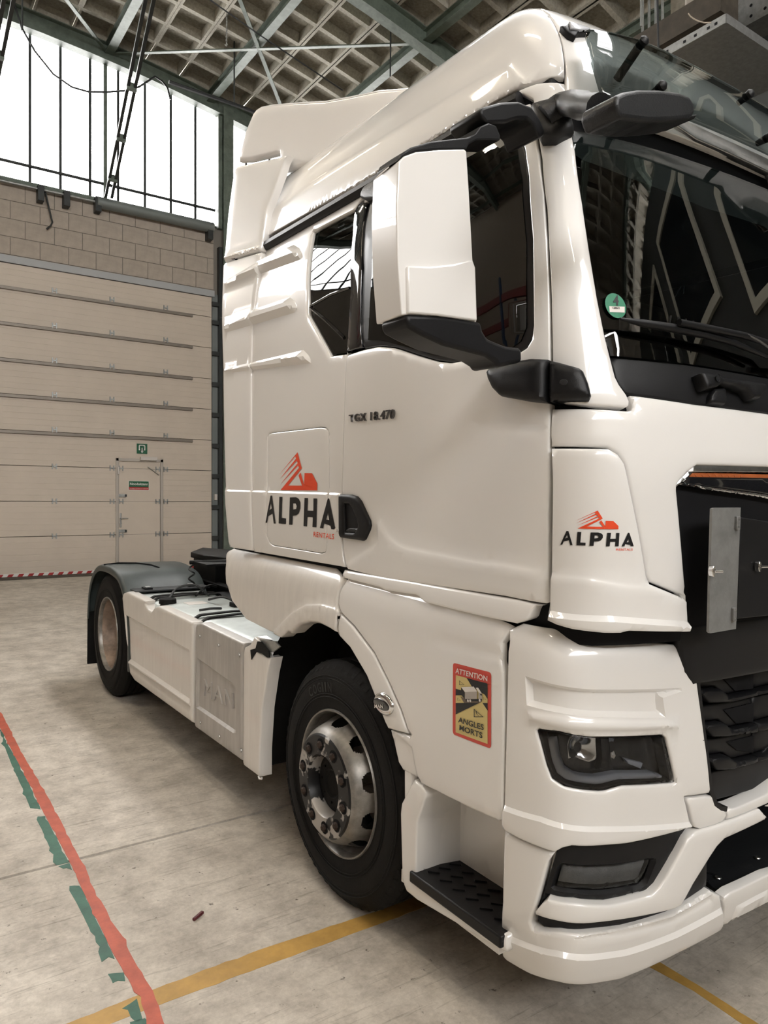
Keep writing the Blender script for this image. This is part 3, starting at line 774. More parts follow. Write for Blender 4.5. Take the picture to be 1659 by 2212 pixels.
# loose cable in front of the glazing, hanging conduit, chain, rods
def hanging(name, pts, y, r, m, label, cat, group=None):
    return tag(tube(name, [(x, y, z) for x, z in pts], r, m, n=6), label, cat, group)
hanging('slack_cable', [(0.4774, 10.6894), (0.6263, 10.2365), (0.8303, 9.9125), (1.1393, 9.5996), (1.4566, 9.4661), (1.7413, 9.4715), (2.0751, 9.5692), (2.4183, 9.7052), (2.682, 9.8612), (2.9968, 10.1717), (3.1341, 10.1258), (3.2451, 10.0245), (3.3009, 9.8126)], 14.5, .018, 'cable_black', 'thin slack cable looping across the white glazing', 'cable')
hanging('conduit', [(2.8352, 9.3995), (3.4883, 9.3892), (4.1032, 9.3815), (4.6124, 9.3589), (5.422, 9.334)], 13.2, .035, 'cable_black', 'black conduit pipe hung from rods in front of the steel column', 'pipe')
hanging('hanging_rod', [(4.0938, 9.3786), (4.0938, 11.5456)], 13.2, .014, 'steel_dark', 'thin vertical rod carrying the black conduit beside the steel column', 'rod', 'thin ceiling rods')
hanging('hanging_rod', [(5.6977, 10.5268), (5.6783, 9.0602)], 10.3, .014, 'steel_dark', 'thin vertical rod ending just above the roof spoiler', 'rod', 'thin ceiling rods')
hanging('hanging_rod', [(0.3949, 9.9643), (0.3949, 9.329)], 13.0, .014, 'steel_dark', 'short thin rod at the top left above the slack cable', 'rod', 'thin ceiling rods')
hanging('roof_cable', [(2.8317, 9.9999), (3.8111, 9.7189), (5.4644, 9.3076)], 11.5, .012, 'cable_black', 'thin dark cable running down across the coffers to the spoiler', 'cable')
ch = empty('hanging_chain', (0, 12.4, 0)); tag(ch, 'short hanging chain ending in a hook below the coffers', 'chain')
cp = [(3.6164, 10.8174), (3.5989, 9.9719)]
lk = None
for i in range(26):
    t = i/25; x = cp[0][0]*(1-t) + cp[1][0]*t; z = cp[0][1]*(1-t) + cp[1][1]*t
    if lk is None:
        o = tube('link', [(.014*math.cos(a), 0, .026*math.sin(a)) for a in np.linspace(0, 2*math.pi, 13)], .005, 'galvanised', ch, 5); lk = o.data
    else:
        o = bpy.data.objects.new('link', lk); COL.objects.link(o); o.parent = ch
    o.location = (x, 0, z); o.rotation_euler = (0, 0, (i % 2)*math.pi/2)
tube('chain_hook', [(cp[1][0]+dx, 0, cp[1][1]+dz) for dx, dz in ((0, 0), (.02, -.03), (.0, -.06), (-.03, -.045))], .008, 'galvanised', ch, 6)
# ---- services at the upper right, over the office front
tag(box('ceiling_beam', 6.0, 6.35, 4.53, 12.0, 7.14, 7.43, 'beam_brown'), 'dark brown beam above the cab roof at the upper right', 'beam')
pb = empty('perforated_beam', (6.6, 4.2, 7.2)); tag(pb, 'grey steel beam with punched holes at the top right corner', 'beam')
box('web', 0, .02, -3, 1.1, 0, .55, 'plate_grey', pb); box('flange', -.06, .30, -3, 1.1, -.02, 0, 'plate_grey', pb)
for i in range(6):
    for q_ in range(2):
        lathe('punched_hole', [(0, 0), (0, .018)], 'gap_black', pb, 12, (-.002, .32-.16*i, .10+.12*q_))
tray = empty('cable_tray', (5.2, 4.0, 6.42)); tag(tray, 'galvanised cable tray with punched rim hung at the upper right', 'cable tray')
box('tray_base', 0, 1.5, 0, .95, 0, .015, 'plate_grey', tray); box('tray_rim', -.01, .0, 0, .95, 0, .09, 'galvanised', tray); box('tray_end', 0, 1.5, -.01, 0, 0, .09, 'plate_grey', tray)
for i, yy in enumerate((.08, .16, .30, .42, .62, .80)): box('slot', -.013, -.009, yy, yy+.03, .03, .055, 'gap_black', tray)
tag(tube('hanging_rod', [(5.165, 4.72, 6.44), (5.165, 4.78, 9.2)], .012, 'cable_black', n=6), 'slanting black suspension wire holding the cable tray', 'rod', 'thin ceiling rods')
tag(tube('hanging_rod', [(5.6, 5.25, 7.2), (5.6, 5.25, 9.4)], .012, 'galvanised', n=6), 'thin steel suspension rod above the brown beam', 'rod', 'thin ceiling rods')
tag(tube('down_pipe', [(6.1, 4.95, 7.40), (6.1, 4.95, 9.6)], .06, 'wall_beige', n=14), 'pale vertical pipe rising from the brown beam', 'pipe')
for i in range(4):
    tag(tube('conduit', [(6.83, 5.82+.10*i, -.1), (6.83, 5.82+.10*i, 8.8)], .018, 'galvanised', n=8), f'thin steel conduit on the beige pier, {["nearest to", "second from", "third from", "farthest from"][i]} the dark wall', 'pipe', 'conduits on the pier')
tag(tube('loose_wire', [(x, 4.15, z) for x, z in [(4.8139, 6.4503), (4.8491, 6.4348), (4.9058, 6.4313), (4.9774, 6.4373), (5.0791, 6.4584), (5.1974, 6.5049), (5.2875, 6.5445)]], .006, 'wall_light', n=5), 'loose thin pale wire drooping over the cable tray', 'wire')
# ---- things behind the camera's left, seen only as reflections
rk = empty('pallet_rack', (-7.2, 5, zfloor(5))); tag(rk, 'red and blue pallet rack along the far left side of the hall', 'rack')
for yy in (-4, -1, 2, 5):
    for xx_ in (0, 1.0): box('upright', xx_, xx_+.09, yy, yy+.09, -.1, 5.2, 'rack_blue', rk)
for yy in (-4, -1, 2):
    for zz in (1.6, 3.2, 4.8):
        for xx_ in (0, 1.0): box('beam', xx_+.02, xx_+.07, yy+.09, yy+3, zz, zz+.12, 'rack_red', rk)
for i in range(6):
    tl = empty('ceiling_lamp', (-1.5 if i % 2 else -2.6, -5.2+2.7*i, 7.6)); tag(tl, 'twin-tube batten lamp hung over the aisle left of the truck', 'lamp', 'hung batten lamps')
    box('lamp_body', -.10, .10, -.78, .78, 0, .09, 'box_white', tl)
    for dx in (-.05, .05): tube('lamp_tube', [(dx, -.72, -.035), (dx, .72, -.035)], .025, 'lamp_tube', tl, 5)
    tube('lamp_wire', [(0, 0, .09), (0, 0, 2.6)], .006, 'cable_black', tl)

# ================================================================ THE TRUCK
truck = empty('truck', (0, 2.683, .0805)); truck.rotation_euler = (math.atan(SLOPE), 0, 0)
tag(truck, 'white two-axle tractor truck with a high-roof sleeper cab parked on the concrete', 'truck')
def plane_shell(x): return Shell([-1, 4], [x, x], [-1.4, -1.4])
def px(pts): return [(-y, z) for y, z in pts]
def sym(h):
    """Mirror half an outline (from centre line to centre line) across the cab."""
    return list(h) + [(2*SH - s, z) for s, z in reversed(h) if abs(s - SH) > 1e-6]
# ---- black sheet behind the panels, shade of the shut lines put into its colour
ws_half = [(SH, 2.135)] + [(1.977, 2.1358), (1.6074, 2.1408), (1.3024, 2.1425), (1.2904, 2.2027), (1.2836, 2.3126), (1.2799, 2.4472), (1.2776, 2.6036), (1.2667, 2.776), (1.247, 2.8495)] + [(SH, 2.875)]
WS = sym(ws_half)
core = panel('gap_shade_sheet', [(-1.15, 1.30), (2*SH+1.15, 1.30), (2*SH+1.15, 3.30), (-1.15, 3.30)], 'cab', 'gap_black', truck, off=-.032, thick=0, er=0, grid=.08, holes=[WS], step=.08)
# ---- door
door_poly = [(0.0524, 1.4126), (0.0339, 1.4745), (0.0242, 1.5216), (0.0143, 1.7124), (0.0152, 1.8398), (0.0123, 2.1578), (0.0138, 2.3044), (0.0141, 2.2912), (0.1434, 2.2966), (0.2539, 2.2934), (0.3589, 2.2723), (0.5062, 2.223), (0.6163, 2.1894), (0.6928, 2.1742), (0.7811, 2.1732), (0.8563, 2.1709), (0.9532, 2.1649), (1.0042, 2.1645), (1.0386, 2.1769), (1.0583, 2.1982), (1.0695, 2.2397), (1.0949, 2.5023), (1.0959, 2.7032), (1.0789, 2.7974), (1.0553, 2.853), (0.985, 2.905), (0.93, 2.925), (0.02, 2.925), (0.03, 2.968), (1.075, 2.968), (1.1245, 2.8403), (1.14, 2.7721), (1.1525, 2.6407), (1.1482, 2.493), (1.1341, 2.3024), (1.1157, 2.1161), (1.0992, 1.9918), (1.0906, 1.8746), (1.0876, 1.6899), (1.0912, 1.5633), (1.0932, 1.495), (1.099, 1.4222), (1.0891, 1.4159), (0.9476, 1.4202), (0.6481, 1.4128), (0.3599, 1.4034)]
dfield = [(0.3131, 1.6374), (0.3777, 1.5752), (0.4332, 1.5503), (0.4749, 1.5427), (0.8828, 1.5263), (0.8826, 1.5319), (1.0923, 1.5243), (1.0963, 1.3972), (0.8085, 1.3706), (0.2114, 1.3678), (0.0669, 1.3666), (0.0523, 1.4443), (0.2759, 1.5392), (0.2679, 1.6131)]
dup_ = [(0.8789, 1.9821), (1.0945, 1.9822), (1.0894, 1.904), (0.8768, 1.9124), (0.754, 1.9615), (0.5036, 1.9967), (0.7078, 2)]
TD = panel('door', door_poly, 'cab', 'paint', truck, er=.007, grid=.03, mirror=True, feats=[(dfield, .010, .03), (dup_, -.006, .04)])
seal = [(0.014, 2.933), (0.0657, 2.9217), (0.05, 2.92), (0.93, 2.92), (0.985, 2.9), (1.0557, 2.8502), (1.0793, 2.7919), (1.0947, 2.7035), (1.0937, 2.5025), (1.0678, 2.2399), (1.0566, 2.1984), (1.037, 2.178), (1.0031, 2.1661), (0.9533, 2.1664), (0.8563, 2.1719), (0.7812, 2.1747), (0.6928, 2.1758), (0.6163, 2.191), (0.5061, 2.2247), (0.3588, 2.274), (0.2538, 2.2953), (0.1373, 2.3024), (0.1063, 2.3383), (0.1027, 2.6311)]
panel('window_seal', seal, 'cab', 'seal', TD, off=-.010, er=.008, thick=.03)
gl = [(0.1447, 2.8709), (0.12, 2.875), (0.9, 2.88), (0.94, 2.85), (1.0273, 2.8614), (1.0645, 2.7108), (1.0688, 2.5075), (1.0408, 2.2391), (1.0137, 2.1996), (0.9678, 2.1816), (0.8566, 2.1779), (0.6846, 2.196), (0.5802, 2.217), (0.4282, 2.2662), (0.2578, 2.3163), (0.1694, 2.3317), (0.1766, 2.6014)]
panel('window_glass', gl, 'cab', 'side_glass', TD, off=-.006, er=0, thick=.004, grid=.1)
panel('pillar_trim', [(-0.045, 2.9357), (-0.0024, 2.7837), (0.0287, 2.5509), (0.0228, 2.394), (0.0166, 2.3063), (0.1301, 2.3088), (0.1141, 2.379), (0.1019, 2.6134), (0.0639, 2.8225), (0.0579, 2.9154), (0.0054, 2.9366)], 'cab', 'gloss_black', TD, off=-.002, er=.004)
panel('rain_deflector', [(0.0354, 2.9356), (0.0294, 2.9678), (0.0603, 2.9809), (0.1819, 2.988), (0.2837, 2.9835), (0.5759, 2.9901), (0.5921, 2.9415), (0.2973, 2.9411), (0.2731, 2.8861), (0.1657, 2.8863), (0.0746, 2.9127)], 'cab', 'plastic_dark', TD, off=.03, er=.012, thick=.03)
hd = panel('door_handle', [(0.0073, 1.7133), (0.0175, 1.7177), (0.1015, 1.7174), (0.1449, 1.7101), (0.1718, 1.6933), (0.2382, 1.6187), (0.2436, 1.5992), (0.2363, 1.5818), (0.2062, 1.543), (0.1907, 1.5367), (0.0268, 1.5383), (0.0124, 1.5449)], 'cab', 'plastic_black', TD, off=.016, er=.012, thick=.02, grid=.02, holes=[[(0.0525, 1.6779), (0.0915, 1.679), (0.1193, 1.657), (0.1607, 1.5977), (0.1556, 1.5859), (0.1319, 1.5656), (0.0604, 1.5643)]], step=.01)
panel('handle_recess', [(0.0411, 1.6841), (0.0968, 1.6856), (0.1273, 1.6602), (0.1686, 1.5982), (0.1636, 1.5834), (0.1373, 1.5616), (0.0492, 1.5592)], 'cab', 'plastic_black', hd, off=.003, er=.004, step=.02)
panel('handle_shelf', [(0.0686, 1.5737), (0.0935, 1.581), (0.153, 1.5829), (0.1319, 1.5656), (0.0615, 1.5644)], 'cab', 'plastic_dark', hd, off=.010, er=.003, step=.02)
lathe('lock_cylinder', [(-.012, 0), (-.012, .008), (0, .008)], 'decal_white', hd, 12, SHELLS['cab'].frame(*[(0.0178, 1.5693)][0])[0] + np.array([-.018, 0, 0]))
shell_text('badge_letter', 'TGX 18.470', [(0.0689, 2.0113), (0.3788, 2.0049), (0.3828, 2.0405), (0.0626, 2.0415)], 'cab', 'badge_steel', TD, off=.007, bold=.010, depth=.007, spacing=1.12, split=True)
strip('door_gutter', [(s, 2.992) for s in np.linspace(-.945, 1.03, 30)], [(-.028, 0), (-.026, .012), (-.012, .026), (.008, .026), (.020, .014), (.022, 0), (0, -.02)], 'cab', 'plastic_black', truck, mirror=True)
# ---- flank behind the door
flank = [(0.0524, 1.4174), (-0.8277, 1.4108), (-0.853, 1.6568), (-0.8939, 2.1502), (-0.9088, 2.3493), (-0.9149, 2.5482), (-0.9064, 2.646), (-0.9201, 2.7901), (-0.9438, 2.8784), (-0.9758, 2.9787), (-0.93, 2.968), (0.015, 2.968), (-0.0342, 2.9178), (-0.396, 2.9231), (-0.3293, 2.5836), (-0.3226, 2.5182), (-0.1074, 2.3049), (0.0143, 2.2964), (0.0123, 2.1578), (0.0152, 1.8398), (0.0143, 1.7124), (0.0242, 1.5216), (0.0339, 1.4745)]
lock_ = [(-0.6967, 1.9908), (-0.6825, 2.0014), (-0.6511, 2.0055), (-0.1735, 2.0063), (-0.1318, 2.0007), (-0.1098, 1.9879), (-0.0926, 1.8414), (-0.0891, 1.7187), (-0.0912, 1.5956), (-0.0912, 1.4847), (-0.104, 1.4689), (-0.1366, 1.4595), (-0.599, 1.4592), (-0.6408, 1.4702), (-0.6708, 1.5012), (-0.683, 1.7182)]
ribs_c = [[(-1.2511, 2.9363), (-0.9739, 2.9279), (-0.5764, 2.9079), (-0.4974, 2.8693), (-0.4478, 2.8282), (-0.4569, 2.8026), (-0.9224, 2.84), (-1.2066, 2.8671)], [(-1.1405, 2.6584), (-0.908, 2.6543), (-0.5117, 2.636), (-0.4593, 2.6074), (-0.4339, 2.5713), (-0.4526, 2.5524), (-0.8946, 2.5725), (-1.1268, 2.5831)], [(-1.1326, 2.389), (-0.8995, 2.3798), (-0.3538, 2.3645), (-0.3069, 2.3363), (-0.2601, 2.2941), (-0.8963, 2.3399), (-1.1297, 2.3534)]]
swage = [(-1.5, 1.30), (.3, 1.30), (.3, 1.722), (-1.5, 1.722)]
FL = panel('side_panel', flank, 'cab', 'paint', truck, er=.006, grid=.03, mirror=True, feats=[(r, .030, .030) for r in ribs_c] + [(swage, .007, .008, 1)], holes=[lock_])
panel('locker_flap', lock_, 'cab', 'paint', FL, er=.006, grid=.03, feats=[(swage, .007, .008, 1)])
panel('quarter_glass', [(-0.381, 2.9114), (-0.0376, 2.912), (-0.0024, 2.7837), (0.0287, 2.5509), (0.0228, 2.394), (0.0139, 2.302), (-0.1015, 2.3115), (-0.3122, 2.5215), (-0.32, 2.58)], 'cab', 'side_glass', FL, off=-.010, er=0, thick=.01, grid=.06)
strip('glass_bar', [(-0.316, 2.5602), (-0.1477, 2.5751), (0.0087, 2.5726)], [(-.006, -.008), (0, -.002), (.006, -.008)], 'cab', 'gloss_black', FL)
strip('glass_bar', [(-0.3149, 2.5496), (-0.1709, 2.4674), (-0.0178, 2.3687)], [(-.008, -.008), (0, -.001), (.008, -.008)], 'cab', 'gloss_black', FL)
# ---- air deflector flaps at the rear corner, roof spoiler
ribs_f = [[(-1.211, 2.855), (-0.9001, 2.9038), (-0.5453, 2.8967), (-0.4553, 2.802), (-0.8849, 2.8285), (-1.2023, 2.8141)], [(-1.1676, 2.6141), (-0.8964, 2.6513), (-0.5277, 2.6405), (-0.4682, 2.5565), (-0.8873, 2.5708), (-1.1624, 2.5666)], [(-1.1437, 2.3726), (-0.8863, 2.3774), (-0.3633, 2.3664), (-0.2677, 2.2956), (-0.8831, 2.3377), (-1.1412, 2.3434)]]
UF = panel('side_deflector', [(-1.2355, 3.5064), (-0.7565, 3.4161), (-0.7911, 3.3847), (-0.8396, 3.2678), (-0.892, 3.1626), (-0.8941, 3.0066), (-0.8957, 2.9565), (-1.2463, 2.9719), (-1.2672, 3.2366), (-1.2679, 3.4602), (-1.2585, 3.4946)], 'flap', 'paint', truck, er=.012, grid=.05, mirror=True, feats=[([(-1.2538, 3.0068), (-0.9024, 2.9901), (-0.8952, 2.9541), (-1.2455, 2.9683)], .012, .02)])
LFp = panel('side_deflector', [(-0.8944, 2.9502), (-1.2448, 2.9647), (-1.2477, 2.9348), (-1.1626, 2.3746), (-1.0958, 1.6501), (-1.0522, 1.4165), (-0.8281, 1.4128), (-0.852, 1.6568), (-0.8818, 2.1486), (-0.8957, 2.3468), (-0.9051, 2.5457), (-0.8988, 2.6437), (-0.8962, 2.7827), (-0.8951, 2.8626), (-0.8963, 2.9512)], 'flap', 'paint', truck, er=.010, grid=.03, mirror=True, feats=[(r, .022, .030) for r in ribs_f] + [(swage, .007, .008, 1)])
sp_poly = [(-1.285, 3.5533), (-1.2244, 3.6916), (-1.1525, 3.7784), (-1.1241, 3.7927), (-1.0821, 3.7946), (-0.9873, 3.7714), (-0.7405, 3.6974), (-0.5683, 3.6419), (-0.374, 3.5969), (-0.2087, 3.5626), (0.25, 3.42), (-0.5, 3.32), (-0.7518, 3.3628), (-0.9141, 3.387), (-0.9163, 3.4853), (-1.1671, 3.5218)]
SPO = panel('roof_spoiler', sp_poly, 'spoil', 'paint', truck, er=.02, grid=.05, thick=.02, mirror=True)
top = [(-1.0821, 3.7946), (-0.9873, 3.7714), (-0.7405, 3.6974), (-0.5683, 3.6419), (-0.374, 3.5969), (-0.2087, 3.5626)]
pp = SHELLS['spoil'].raw(np.array([t[0] for t in top]), np.array([t[1] for t in top]))
V = []; F = []; nx = 14
for p in pp:
    for i in range(nx+1):
        x = p[0] + (2*XC - 2*p[0])*i/nx; e = min(1., min(i, nx-i)/2.)
        V.append((x, p[1], p[2] - .016 + .03*(1 - (1-e)**2)))
for r in range(len(pp)-1):
    for i in range(nx): F.append((r*(nx+1)+i, r*(nx+1)+i+1, (r+1)*(nx+1)+i+1, (r+1)*(nx+1)+i))
mesh('spoiler_top', V, F, 'paint', SPO, smooth=True)
# ---- high roof
crease = [(-1.0132, 3.2112), (-0.32, 3.2099), (0.3406, 3.1901), (0.7092, 3.1743), (0.8761, 3.1648), (0.9661, 3.1578)] + [(1.02, 3.10), (1.10, 3.02), (-1.0, 3.0)]
ROOF = panel('roof_side', [(-0.9887, 3.0426), (-1.0132, 3.2112), (-1.0082, 3.3416), (-1.7661, 3.8505)] + [(-.60, 3.44), (-.35, 3.474), (1.205, 3.474), (1.209, 3.35), (1.212, 3.2), (1.214, 3.031), (.9, 3.031), (0, 3.024)], 'cab', 'paint', truck, er=.006, grid=.035, mirror=True, feats=[(crease, .007, .03)], thick=.02)
zt = np.concatenate([np.linspace(2.90, 3.33, 12), [3.37, 3.40, 3.42, 3.44, 3.455, 3.465, 3.474]])
panel('roof_front', [(1.216, 2.93), (2*SH-1.216, 2.93)] + [(2*SH-1.211, 3.3), (2*SH-1.208, 3.474), (1.208, 3.474), (1.211, 3.3)], 'cab', 'paint', truck, er=.005, grid=.04, thick=.02)
ss = np.concatenate([np.linspace(-.36, 1.2, 20), np.linspace(1.22, 2*SH-1.22, 20), np.linspace(2*SH-1.2, 2*SH+.36, 20)])
rp = SHELLS['cab'].raw(ss, np.full(len(ss), 3.473)); V = list(rp) + [(XC, -.1, 3.50)]
mesh('roof_top', V, [(i, (i+1) % len(rp), len(rp)) for i in range(len(rp))], 'paint', truck, smooth=True)
V = [(x, 1.02, z) for x, z in ((.10, 1.3), (2*XC-.10, 1.3), (2*XC-.28, 3.45), (.28, 3.45))] + [(x, .8, z) for x, z in ((.06, 1.3), (2*XC-.06, 1.3), (2*XC-.26, 3.45), (.26, 3.45))]
mesh('cab_rear_wall', V, [(0, 1, 2, 3), (0, 4, 5, 1), (1, 5, 6, 2), (2, 6, 7, 3), (3, 7, 4, 0)], 'paint', truck)
# ---- windscreen side: pillar, glass, cowl
panel('pillar', [(1.1348, 2.817), (1.1475, 2.7541), (1.1558, 2.5855), (1.1426, 2.3594), (1.1225, 2.14), (1.1073, 2.0037), (1.2163, 1.9918), (1.3216, 1.9886), (1.3343, 1.9943), (1.3385, 2.0087), (1.333, 2.0277), (1.3139, 2.0567), (1.3048, 2.0777), (1.2986, 2.1248), (1.2895, 2.2026), (1.2826, 2.3125), (1.2789, 2.4471), (1.2765, 2.6035), (1.2656, 2.7758), (1.25, 2.8498), (1.2276, 2.9515), (1.2153, 3.0094), (1.1036, 3.0279), (0.9925, 3.0317), (1.0892, 2.9729)], 'cab', 'paint', truck, er=.007, grid=.03, mirror=True)
W_ = panel('windscreen', WS, 'cab', 'windscreen_glass', truck, off=-.006, er=0, thick=.005, grid=.06)
hb = sym([(SH, 2.66)] + [(2.202, 2.7172), (1.8366, 2.7062), (1.491, 2.733), (1.2979, 2.761), (1.2667, 2.776), (1.25, 2.8498)] + [(SH, 2.875)])
panel('sun_band', hb, 'cab', 'interior_dark', W_, off=-.014, er=0, thick=0, grid=.08)
panel('cowl', sym([(SH, 2.008)] + [(1.9308, 2.0136), (1.5758, 2.0198), (1.3416, 2.0316), (1.3307, 2.0362), (1.3158, 2.0568), (1.3071, 2.08), (1.3027, 2.1381), (1.6069, 2.139), (1.9762, 2.1338)] + [(SH, 2.132)]), 'cab', 'plastic_black', truck, off=-.008, er=.006, grid=.05)
blob = lambda u, v, cx, cy, n=28: [(cx + u*math.cos(2*math.pi*k/n), cy + v*math.sin(2*math.pi*k/n)) for k in range(n)]
gs = [(1.3391, 2.2933), (1.3749, 2.2968), (1.3457, 2.3312)]
ru = gs[1][0]-gs[0][0]; rv = gs[2][1]-gs[0][1]
decal('emission_sticker', [blob(ru, rv, *gs[0])], 'cab', 'sticker_green', W_, off=.001)
decal('sticker_label', [[(1.3155, 2.2888), (1.3699, 2.2927), (1.3666, 2.2745), (1.314, 2.2709)]], 'cab', 'decal_white', W_, off=.002)
shell_text('sticker_digit', '4', [(1.3292, 2.2923), (1.35, 2.2944), (1.3537, 2.3266), (1.3369, 2.3249)], 'cab', 'decal_black', W_, off=.002, bold=.03)
shell_text('sticker_print', '12BS/2', [(1.3244, 2.2816), (1.3501, 2.2832), (1.3512, 2.2895), (1.3254, 2.2879)], 'cab', 'decal_black', W_, off=.003, bold=.02)
# wiper: arm, blade, rubber
wp = [(1.3181, 2.2358), (1.5056, 2.2221), (1.7229, 2.2204), (1.9295, 2.1828)]
S_ = SHELLS['cab']
def on(sz, off, sh='cab'):
    p, n = SHELLS[sh].frame(sz[0], sz[1]); return Vector(p + n*off)
WP = tube('wiper_blade', [on(p, .035) for p in [(1.3198, 2.2368), (1.3966, 2.2303), (1.5066, 2.2267), (1.6286, 2.2215), (1.7627, 2.2106), (1.9292, 2.1818)]], .011, 'plastic_black', truck, 8, radii=[.004, .012, .014, .014, .011, .006])
tube('wiper_arm', [on(p, .055) for p in [(1.5118, 2.2364), (1.6709, 2.231), (1.7977, 2.229), (2.0053, 2.211)]] + [on((2.15, 2.10), .05)], .011, 'plastic_black', WP, 8)
tube('wiper_link', [on(p, .062) for p in [(1.8016, 2.2294), (1.8612, 2.2145), (1.9247, 2.1921)]], .004, 'steel_satin', WP, 6)
for t in np.linspace(0, 1, 6):
    a = [(1.4963, 2.2325)][0]; b = [(1.6421, 2.223)][0]; c = (a[0]+(b[0]-a[0])*t, a[1]+(b[1]-a[1])*t)
    tube('wiper_clip', [on(c, .03), on((c[0], c[1]+.028), .045)], .003, 'plastic_dark', WP, 5)
tube('wiper_blade', [on(p, .035) for p in ((1.95, 2.17), (2.3, 2.19), (2.7, 2.17))], .011, 'plastic_black', truck, 8)
# grab handle under the windscreen
GH = panel('grab_handle', [(1.5948, 2.0992), (1.5993, 2.102), (1.6428, 2.1016), (1.6796, 2.0997), (1.6867, 2.0941), (1.7503, 2.094), (1.9022, 2.0949), (1.906, 2.0893), (1.893, 2.0684), (1.8595, 2.044), (1.8217, 2.0407), (1.7971, 2.0662), (1.7333, 2.0753), (1.6809, 2.0756), (1.6591, 2.0644), (1.6095, 2.053), (1.6035, 2.059)], 'cab', 'plastic_black', truck, off=.035, er=.012, thick=.03, step=.012, grid=.03)
panel('handle_post', [(1.6675, 2.0643), (1.723, 2.0726), (1.7184, 2.0339), (1.7067, 2.0197), (1.6397, 2.0197), (1.6464, 2.0419)], 'cab', 'plastic_black', GH, off=.012, er=.008, thick=.02, step=.012)
lathe('handle_cap', [(0, .0), (.002, .011), (0, .012)], 'plastic_dark', GH, 16, on([(1.6531, 2.0859)][0], .040)).rotation_euler = (0, 0, math.pi/2)
# ---- white front: upper panel, corner deflector
fp = [(SH, 1.835)] + [(1.8866, 1.8334), (1.5613, 1.8292), (1.52, 1.8065), (1.4809, 1.7716), (1.4812, 1.7522), (1.4981, 1.6476), (1.522, 1.4997), (1.5479, 1.3666), (1.5312, 1.3676), (1.5229, 1.4314), (1.5102, 1.4468), (1.3928, 1.4899), (1.3806, 1.5085), (1.3467, 1.6479), (1.3159, 1.7616), (1.3013, 1.8275), (1.282, 1.8564), (1.2533, 1.8727), (1.0998, 1.8749), (1.0916, 1.8751), (1.0946, 1.9331), (1.1012, 1.9867), (1.3257, 1.9819), (1.3401, 1.985), (1.3455, 1.993), (1.3423, 2.0163), (1.3471, 2.0293), (1.5749, 2.0166), (1.9294, 2.0102)] + [(SH, 2.001)]
panel('front_panel', sym(fp), 'cab', 'paint', truck, er=.010, grid=.035, thick=.06)
CD = panel('corner_deflector', [(1.0996, 1.8705), (1.252, 1.8679), (1.2767, 1.8534), (1.2959, 1.8265), (1.3105, 1.7615), (1.3412, 1.6479), (1.375, 1.5077), (1.3885, 1.4856), (1.504, 1.4426), (1.5163, 1.4317), (1.5278, 1.3462), (1.517, 1.3434), (1.31, 1.357), (1.2836, 1.3521), (1.2439, 1.3525), (1.172, 1.358), (1.1347, 1.3651), (1.1073, 1.3741)], 'cab', 'paint', truck, off=.014, er=.010, grid=.03, mirror=True, thick=.04,
      feats=[([(1.0725, 1.4014), (1.2607, 1.4007), (1.5818, 1.368), (1.5871, 1.3158), (1.0757, 1.3146)], .016, .014, 1), ([(1.069, 1.5147), (1.1932, 1.5132), (1.3085, 1.4931), (1.3832, 1.4891), (1.5763, 1.4328), (1.5892, 1.2952), (1.0765, 1.2947)], .007, .02)])
panel('sill_moulding', [(0.0456, 1.4079), (0.5341, 1.4168), (0.9922, 1.4189), (1.0866, 1.4126), (1.0599, 1.405), (1.0531, 1.392), (1.047, 1.371), (1.0387, 1.3621), (1.0066, 1.3462), (0.8089, 1.346), (0.5967, 1.3501), (0.5656, 1.3634), (0.5475, 1.368), (0.3596, 1.3609), (0.3269, 1.3673), (0.0453, 1.3746)], 'cab', 'paint', truck, off=.010, er=.010, grid=.03, mirror=True, disp=lambda s, z: .26*np.clip(1.41-z, 0, .12), thick=.05)
# ---- front wings
panel('rear_wing', [(-1.1617, 1.3233), (-1.1279, 1.2124), (-1.1084, 1.2023), (-1.0408, 1.1287), (-0.8612, 1.0603), (-0.5203, 1.0423), (-0.4552, 1.0392), (-0.3798, 1.0847), (-0.3661, 1.072), (-0.2797, 1.1245), (-0.1888, 1.1527), (-0.1014, 1.161), (-0.0173, 1.1536), (0.0341, 1.1463), (0.0487, 1.2335), (0.0263, 1.2646), (0.0229, 1.319), (0.0457, 1.3689), (-0.07, 1.405), (-1.16, 1.405), (-1.22, 1.38)], 'low', 'paint_dirty', truck, er=.010, grid=.03, mirror=True, thick=.06,
      feats=[([(-0.6154, 1.0044), (-0.4425, 1.1252), (-0.3451, 1.184), (-0.2228, 1.2336), (-0.0932, 1.2537), (0.0831, 1.2521), (0.0634, 1.1396), (-0.0173, 1.1536), (-0.1014, 1.161), (-0.1888, 1.1527), (-0.2797, 1.1245), (-0.3661, 1.072), (-0.5249, 0.9887)], .010, .015)])
